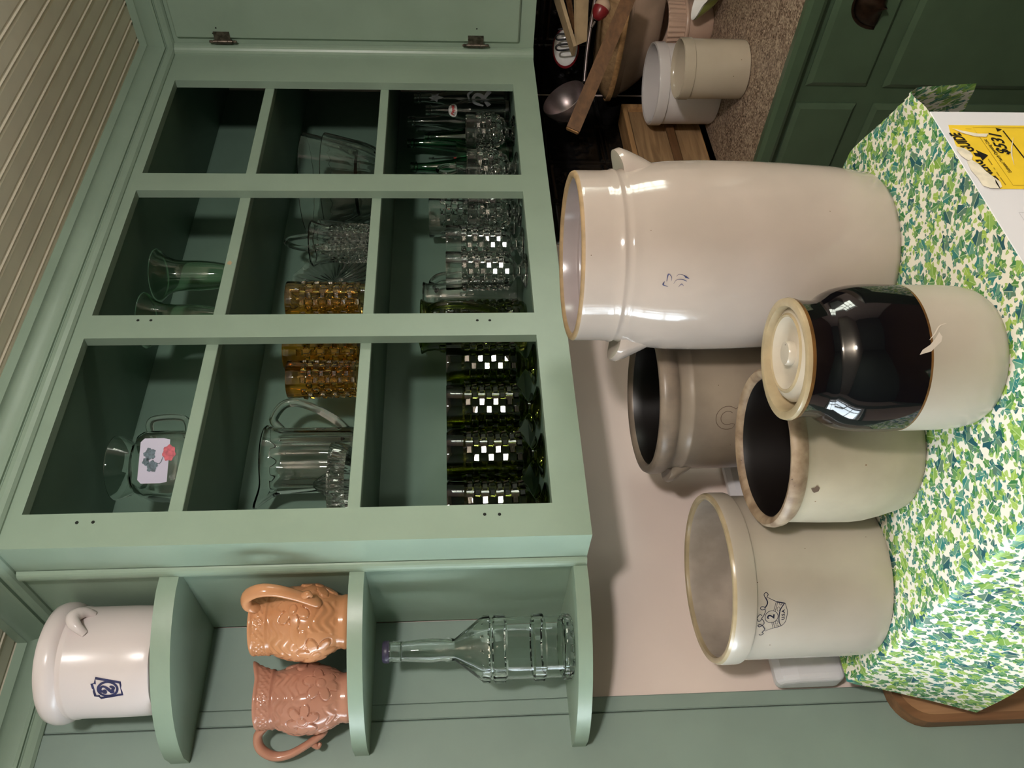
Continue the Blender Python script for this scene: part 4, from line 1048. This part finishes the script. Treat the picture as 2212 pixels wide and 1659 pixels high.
MB().lathe([(0, .001), (.058, 0), (.064, .005), (.070, .014), (.0725, .024), (.0745, .034), (.0755, .039), (.075, .042), (.072, .042), (.070, .036), (.062, .014), (.034, .012), (.031, .018), (.028, .032), (.021, .050), (.011, .066), (.003, .075), (0, .076)], 144, mod=jm).build('body', CLEAR, t, 40)

# creamer, basket, plate
t = thing('cut_glass_creamer', 'small clear cut-glass creamer with a beaded handle at the middle shelf front', 'creamer', (.735, .098, S2), math.radians(35))
def cm(a, r, z, k):
    if 3 <= k <= 22:
        r += .0022*abs(math.sin(a*8+z*210))*abs(math.sin(a*8-z*210))*2
    if z > .10:
        g = math.exp(-(((a+PI) % (2*PI)-PI)/.5)**2)*((z-.10)/.036); r += .012*g; z += .014*g
    return r, z
pr = [(0, .003), (.034, 0), (.037, .004)]+[(.0385+.003*math.sin(i*.16), .005+.0045*i) for i in range(1, 21)]+[(.0405, .104), (.046, .122), (.052, .134), (.050, .137), (.047, .134), (.038, .108), (.034, .05), (.030, .014), (0, .012)]
MB().lathe(pr, 128, mod=cm).build('body', CLEAR, t, 25)
m = MB().tube([(-.042, 0, .118), (-.060, 0, .122), (-.080, 0, .100), (-.078, 0, .072), (-.060, 0, .045), (-.040, 0, .030)], [.0045, .005, .005, .0045], 12)
for k in range(9): 
    a = k/8; m.lathe([(0, -.004), (.003, -.003), (.0045, 0), (.003, .003), (0, .004)], 8, (-.080+.03*a*a, 0, .104-.068*a))
m.build('handle', CLEAR, t, 60)
t = thing('glass_basket', 'clear glass basket with a tall hoop handle behind the creamer', 'basket', (.845, .192, S2), math.radians(20)); t.scale = (1, 1, 1.08)
MB().lathe([(0, .003), (.036, 0), (.04, .006), (.045, .06), (.052, .115), (.055, .13), (.052, .132), (.042, .06), (.036, .014), (0, .012)], 64).build('body', CLEAR, t)
MB().tube([(-.050, 0, .118), (-.040, 0, .168), (-.012, 0, .200), (.018, 0, .198), (.038, 0, .160), (.050, 0, .118)], .0062, 12).build('handle', CLEAR, t, 60)
t = thing('glass_plate', 'pressed glass plate with radiating ribs stood on edge behind the creamer', 'plate', (.80, .288, S2+.112))
def plm(a, r, z, k):
    if .02 < r < .108: z += .0018*math.sin(a*30)*min(1, r*14)
    if r >= .104: r += .004*math.cos(a*10)
    return r, z
m = MB().lathe([(0, 0), (.03, 0), (.045, 0), (.06, .002), (.085, .006), (.105, .014), (.1095, .0165), (.108, .019), (.085, .011), (.06, .007), (.045, .005), (0, .005)], 180, mod=plm)
m.xform(Matrix.Rotation(math.radians(90-14), 4, 'X')); m.build('dish', CLEAR, t, 30)

# nested bowls
def nbowl(label, loc):
    t = thing('glass_bowl', label, 'bowl', loc, 0, 'nested clear glass bowls')
    def nm(a, r, z, k):
        if 2 <= k <= 10: r += .0020*max(0, math.cos(a*22))*max(0, min(1, (.095-z)/.05))
        return r, z
    R = .124
    pr = [(0, .002), (.078, 0), (.084, .005), (.092, .02), (.098, .035), (.103, .05), (.107, .065), (.111, .08), (.115, .095), (.120, .115), (R, .134), (R-.001, .1355), (R-.0025, .134), (.117, .115), (.108, .08), (.099, .05), (.088, .022), (.076, .010), (0, .008)]
    MB().lathe(pr, 132, mod=nm).build('body', CLEAR, t, 30); return t
nbowl('lower of two nested clear glass bowls on the middle shelf', (1.030, .165, S2))
nbowl('upper of two nested clear glass bowls on the middle shelf', (1.030, .165, S2+.052))

# square jar
t = thing('square_jar', 'clear square glass jar with a flared mouth, side handle and leaf print, top shelf', 'jar', (.165, .125, S1), math.radians(-22)); t.scale = (.84, .84, .92)
def sq(a, r, z, k):
    f = max(0, min(1, (.122-z)/.012)); n_ = 5.0
    c, s = abs(math.cos(a)), abs(math.sin(a)); rs = r/((c**n_+(s*1.0)**n_)**(1/n_)); return r+(rs-r)*f, z
pr = [(0, .003), (.066, 0), (.071, .006), (.072, .03), (.072, .08), (.070, .098), (.064, .108), (.056, .114), (.052, .118), (.0535, .124), (.060, .134), (.066, .146), (.0695, .158), (.070, .161), (.068, .161), (.063, .146), (.057, .134), (.050, .122), (.05, .116), (.060, .104), (.066, .09), (.067, .03), (.064, .012), (0, .010)]
sj = MB().lathe(pr, 96, mod=sq).build('body', CLEARG, t, 30)
MB().tube([(.068, 0, .098), (.092, 0, .106), (.108, 0, .098), (.112, 0, .06), (.104, 0, .034), (.070, 0, .026)], .0070, 12, sub=5).build('handle', CLEARG, t, 60)
mk = Mark().patch([(-.045, .040), (.045, .040), (.048, .052), (.048, .088), (.040, .095), (-.040, .095), (-.048, .088), (-.048, .052)], 0)  # pale patch paints the window's reflection; the leaf print lies over it
def leafp(c, r, k):
    return [(c[0]+r*(.84+.12*math.cos(5*2*PI*i/40)+.05*math.sin(13*2*PI*i/40))*math.cos(2*PI*i/40+k), c[1]+r*.85*(.84+.12*math.cos(5*2*PI*i/40)+.05*math.sin(13*2*PI*i/40))*math.sin(2*PI*i/40+k)) for i in range(40)]
for c, r, k in (((.014, .076), .015, .3), ((-.012, .070), .014, 1.2), ((-.002, .082), .009, .6)):
    mk.patch(leafp(c, r, k), 1)
mk.patch([(.016+.017*math.cos(2*PI*j/30)*(1+.10*math.cos(7*2*PI*j/30)), .040+.012*math.sin(2*PI*j/30)*(1+.10*math.cos(7*2*PI*j/30))) for j in range(30)], 2)
mk.stroke([(-.002, .068), (-.006, .056), (.010, .050)], .0014, mi=1, smooth=3)
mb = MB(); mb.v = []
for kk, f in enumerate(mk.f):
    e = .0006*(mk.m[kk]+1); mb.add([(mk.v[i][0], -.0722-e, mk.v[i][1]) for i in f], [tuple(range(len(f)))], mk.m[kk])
mb.build('leaf_print_and_reflection', [WINREFL, GRAPE, ROSE], t)

# green trumpet vases
def vase(label, loc):
    t = thing('trumpet_vase', label, 'vase', loc, 0, 'pale green trumpet vases')
    pr = [(0, .002), (.016, 0), (.019, .003), (.025, .03), (.0305, .06), (.033, .09), (.0330, .125), (.0350, .145), (.042, .163), (.053, .176), (.059, .182), (.0600, .185), (.0585, .186), (.051, .179), (.040, .166), (.0330, .147), (.0310, .125), (.0310, .09), (.028, .06), (.022, .03), (.014, .008), (0, .007)]
    MB().lathe(pr, 72).build('body', VASEG, t); return t
vase('pale green trumpet vase with flared rim in the upper middle bay', (.677, .140, S1))
vase('pale green trumpet vase half hidden by the left stile on the top shelf', (.548, .145, S1))

# ------------------------------------------------------------------ things in the corner of the worktop
# wooden crate behind the white crock
t = thing('wooden_crate', 'shallow pale wooden crate stood against the tin behind the white crock', 'crate', (1.31, .29, CT+.0005))
m = MB(); x0, x1, y0, y1, z1 = -.22, .22, -.035, .036, .238
m.box(x0, x1, y0, y0+.012, 0, .012).box(x0, x1, y1-.01, y1, .012, z1).box(x0, x1, y0, y1, 0, .012)
m.box(x0, x0+.014, y0, y1-.01, .012, z1).box(x1-.014, x1, y0, y1-.01, .012, z1); m.box(x0+.014, x1-.014, y0, y1-.01, z1-.014, z1)
m.build('frame', WOODL, t)
MB().box(x0+.014, x1-.014, y0+.018, y0+.026, .012, z1-.014).build('panel', WOODM, t)
MB().box(x0, x1, y0-.006, y0-.0005, z1*.42, z1*.52).build('batten', WOODD, t)

def stick_obj(name, label, cat, p0, p1, w, h, M, nm, ax=(0, 0, 1), extra=None):
    """a squared bar from p0 to p1"""
    a, b = Vector(p0), Vector(p1); d = (b-a); L_ = d.length; z = d.normalized(); x = Vector(ax).cross(z).normalized(); y = z.cross(x)
    Mx = Matrix(((x.x, y.x, z.x, a.x), (x.y, y.y, z.y, a.y), (x.z, y.z, z.z, a.z), (0, 0, 0, 1)))
    t = thing(name, label, cat, a)
    m = MB().box(-w/2, w/2, -h/2, h/2, 0, L_, b=min(w, h)*.18)
    m.xform(Matrix.Translation(-a) @ Mx); m.build(nm, M, t)
    if extra: extra(t, Matrix.Translation(-a) @ Mx, L_)
    return t
# wooden bar (from the near end by the pale jar up to the right)
def dep(x, y, d): return CAM+ray(x, y)*d
A0 = dep(1236, 284, 2.14); A1 = dep(1362, -14, 2.16)
stick_obj('wooden_paddle', 'long honey brown wooden bar leaning across the utensils', 'paddle', A0, A1, .020, .036, wood('paddle_wood', (150, 108, 66), (196, 150, 100), 0.5, 8, 0), 'blade', (0, 0, 1), lambda t, M, L_: MB().box(-.014, -.0102, -.018, .018, .002, L_-.002).xform(M).build('edge', WOODD, t))
# tilted oval wooden trays (bowls seen edge-on)
def oval_bowl(name, label, c, nrm, long, a, b, pr, M, RM):
    t = thing(name, label, 'bowl', c)
    z = Vector(nrm).normalized(); x = Vector(long); x = (x-z*x.dot(z)).normalized(); y = z.cross(x)
    Mx = Matrix(((x.x, y.x, z.x, 0), (x.y, y.y, z.y, 0), (x.z, y.z, z.z, 0), (0, 0, 0, 1)))
    m = MB().lathe(pr, 64); m.v = [(p[0]*a, p[1]*b, p[2]) for p in m.v]; m.xform(Mx); m.build('shell', M, t, 50)
    m = MB().lathe([(.955, .0055), (1.006, .0055), (1.006, -.008), (.985, -.010)], 64); m.v = [(p[0]*a, p[1]*b, p[2]) for p in m.v]; m.xform(Mx); m.build('rim', RM, t, 50)
    return t
def bprof_(d): return [(0, -d), (.40, -d), (.56, -d*.93), (.76, -d*.66), (.90, -d*.34), (1.0, 0), (1.0, .004), (.96, .005), (.93, 0), (.84, -d*.34), (.66, -d*.66), (.4, -d*.85), (0, -d*.86)]
LR = Vector((RIGHT.x, RIGHT.y, 0)).normalized(); LU = Vector((0, 0, 1)); LF = Vector((FWD.x, FWD.y, 0)).normalized()
oval_bowl('dough_bowl', 'large worn pale dough trough along the right wall above the white crock', (1.626, .045, 1.160), (0, 0, 1), (0, 1, 0), .245, .064, bprof_(.108), DOUGH, DOUGH)
oval_bowl('wooden_bowl', 'brown oval wooden bowl turned upside down on the pale dough trough', (1.604, .075, 1.178), (0, .03, -1), (0, 1, 0), .212, .080, bprof_(.060), WOODM, WOODL)
# ladle
c2 = dep(1217, 211, 2.24)
t = thing('ladle', 'dull aluminium ladle with a deep round bowl under the cabinet', 'ladle', c2)
zz = (LU*.55+LR*.52-LF*.62).normalized(); x = Vector((0, 0, 1)).cross(zz).normalized(); y = zz.cross(x)
Mx = Matrix(((x.x, y.x, zz.x, 0), (x.y, y.y, zz.y, 0), (x.z, y.z, zz.z, 0), (0, 0, 0, 1)))
MB().lathe([(0, -.066), (.028, -.062), (.050, -.041), (.061, -.014), (.063, 0), (.0615, .001), (.0595, -.014), (.048, -.039), (.027, -.060), (0, -.064)], 48).xform(Mx).build('cup', STEEL, t, 50)
e0 = dep(1257, 176, 2.26)-c2; e1 = dep(1289, -24, 2.22)-c2
MB().tube([e0+Vector((0, .0, -.006)), e0*.6+e1*.4, e1], .0045, 10, sub=3, flat=1.6).build('handle', STEEL, t, 60)
# red-rimmed white enamel dish with black wire whisk
c3 = at(1222, 103, 0, 1.60)
t = thing('enamel_dish', 'white enamel dish with a red rim hanging in the corner', 'dish', c3)
zz = Vector((-.60, -.74, .30)).normalized(); x = Vector((0, 0, 1)).cross(zz).normalized(); y = zz.cross(x)
Mx = Matrix(((x.x, y.x, zz.x, 0), (x.y, y.y, zz.y, 0), (x.z, y.z, zz.z, 0), (0, 0, 0, 1)))
m = MB().lathe([(0, -.014), (.035, -.013), (.052, -.004), (.056, 0)], 48); m.v = [(p[0]*1.0, p[1]*.66, p[2]) for p in m.v]; m.xform(Mx); o = m.build('bowl', WHITEG, t, 60)
m = MB().lathe([(.054, .0015), (.058, .003), (.061, 0), (.058, -.003), (.054, -.0015)], 48); m.v = [(p[0]*1.0, p[1]*.66, p[2]) for p in m.v]; m.xform(Mx); m.build('red_rim', REDE, t, 60)
wv = Vector((-.4, -.5, .05))
t = thing('wire_masher', 'black wire potato masher in front of the red-rimmed dish', 'masher', c3+wv*.10)
m = MB(); pts = []
for k in range(5):
    u = -.030+.015*k; s_ = 1 if k % 2 == 0 else -1
    pts += [(u, -.026*s_, 0), (u, .026*s_, 0)]
m.tube(pts, .0028, 8, sub=5); m.xform(Mx); m.build('wire_head', BLACKW, t, 60)
MB().tube([Mx @ Vector((.03, .0, 0)), Mx @ Vector((.055, 0, -.004)), Mx @ Vector((.09, -.06, -.01))], .003, 8, sub=4).build('shank', BLACKW, t, 60)
# cream-painted scoop: two boards meeting in a V
c4 = dep(1262, 90, 2.30)
t = thing('wooden_scoop', 'cream painted wooden scoop hanging point down beside the cabinet', 'scoop', c4)
def slab(p, q_, wv_, th_):
    p, q_, wv_ = Vector(p), Vector(q_), Vector(wv_); d = (q_-p).normalized(); n_ = d.cross(wv_).normalized()*th_
    v = [p, q_, q_+wv_, p+wv_*.75]; vs = [a-c4 for a in v]+[a+n_-c4 for a in v]
    return MB().add(vs, [(3, 2, 1, 0), (4, 5, 6, 7), (0, 1, 5, 4), (1, 2, 6, 5), (2, 3, 7, 6), (3, 0, 4, 7)])
pt = dep(1246, 98, 2.30)
slab(pt, dep(1244, -40, 2.20), (dep(1275, 86, 2.31)-pt), .012).build('front_board', CREAMW, t)
slab(pt, dep(1206, -40, 2.24), Vector((.02, .05, 0)), .010).build('back_board', CREAMW, t)
slab(dep(1244, 60, 2.31), dep(1228, -40, 2.26), Vector((.006, .02, .006)), .006).build('lining', WOODD, t)
# red and cream knob handle
c5 = dep(1300, 18, 2.12)
t = thing('painted_handle', 'red and cream painted wooden utensil handle near the top of the pile', 'utensil', c5)
zz = (dep(1284, 42, 2.12)-dep(1306, 0, 2.12)).normalized(); x = Vector((0, 0, 1)).cross(zz).normalized(); y = zz.cross(x)
Mx = Matrix(((x.x, y.x, zz.x, 0), (x.y, y.y, zz.y, 0), (x.z, y.z, zz.z, 0), (0, 0, 0, 1)))
MB().lathe([(0, -.024), (.013, -.021), (.0205, -.010), (.0215, .002, 1), (.0195, .014, 1), (.014, .024, 1), (.009, .030, 1), (0, .032, 1)], 32).xform(Mx).build('grip', [DOUGH, REDE], t, 50)
MB().tube([Mx @ Vector((0, 0, .038)), Mx @ Vector((0, 0, .045)), Mx @ Vector((.001, .001, .056))], .0028, 8, sub=3).build('shank', STEEL, t, 60)
# fluted casserole
c6 = at(1507, 45, 2, CT)
t = thing('fluted_casserole', 'pink-beige fluted stoneware baking dish at the right edge of the worktop', 'baking dish', (1.618, .045, CT+.0005)); t.scale = (.80, .80, 1.33)
def fm(a, r, z, k):
    if 9 <= k <= 11: r += .0022*math.cos(a*30)
    return r, z
MB().lathe([(0, .001), (.066, 0), (.072, .005), (.080, .035), (.083, .050), (.083, .054), (.091, .056), (.093, .060), (.091, .063), (.085, .064), (.087, .082), (.0895, .100), (.0865, .102), (.082, .08), (.076, .05), (.068, .014), (0, .010)], 208, mod=fm).build('body', CASS, t, 40)
# leaf dish
p = at(1520, 30, 1, -.31)
t = thing('leaf_dish', 'white china leaf-shaped dish with green outside at the top edge', 'dish', (1.535, -.115, CT+.0005))
def leafdish(off):
    def f(u, v):
        a = 2*PI*u; s_ = (1+.55*max(0, math.cos(a-math.radians(95)))**6+.10*math.cos(4*a)); r = v*.060*s_; z = .010+.055*v*v-off+.016*v**3*max(0, math.cos(a-math.radians(95)))**4
        return (r*math.cos(a), r*math.sin(a), z)
    return f
m = MB().grid(leafdish(0), 64, 12).grid(leafdish(.004), 64, 12, 1)
m.lathe([(0, 0), (.026, 0), (.022, .008)], 32)
m.build('dish', [WHITEG, LEAFG], t, 60)
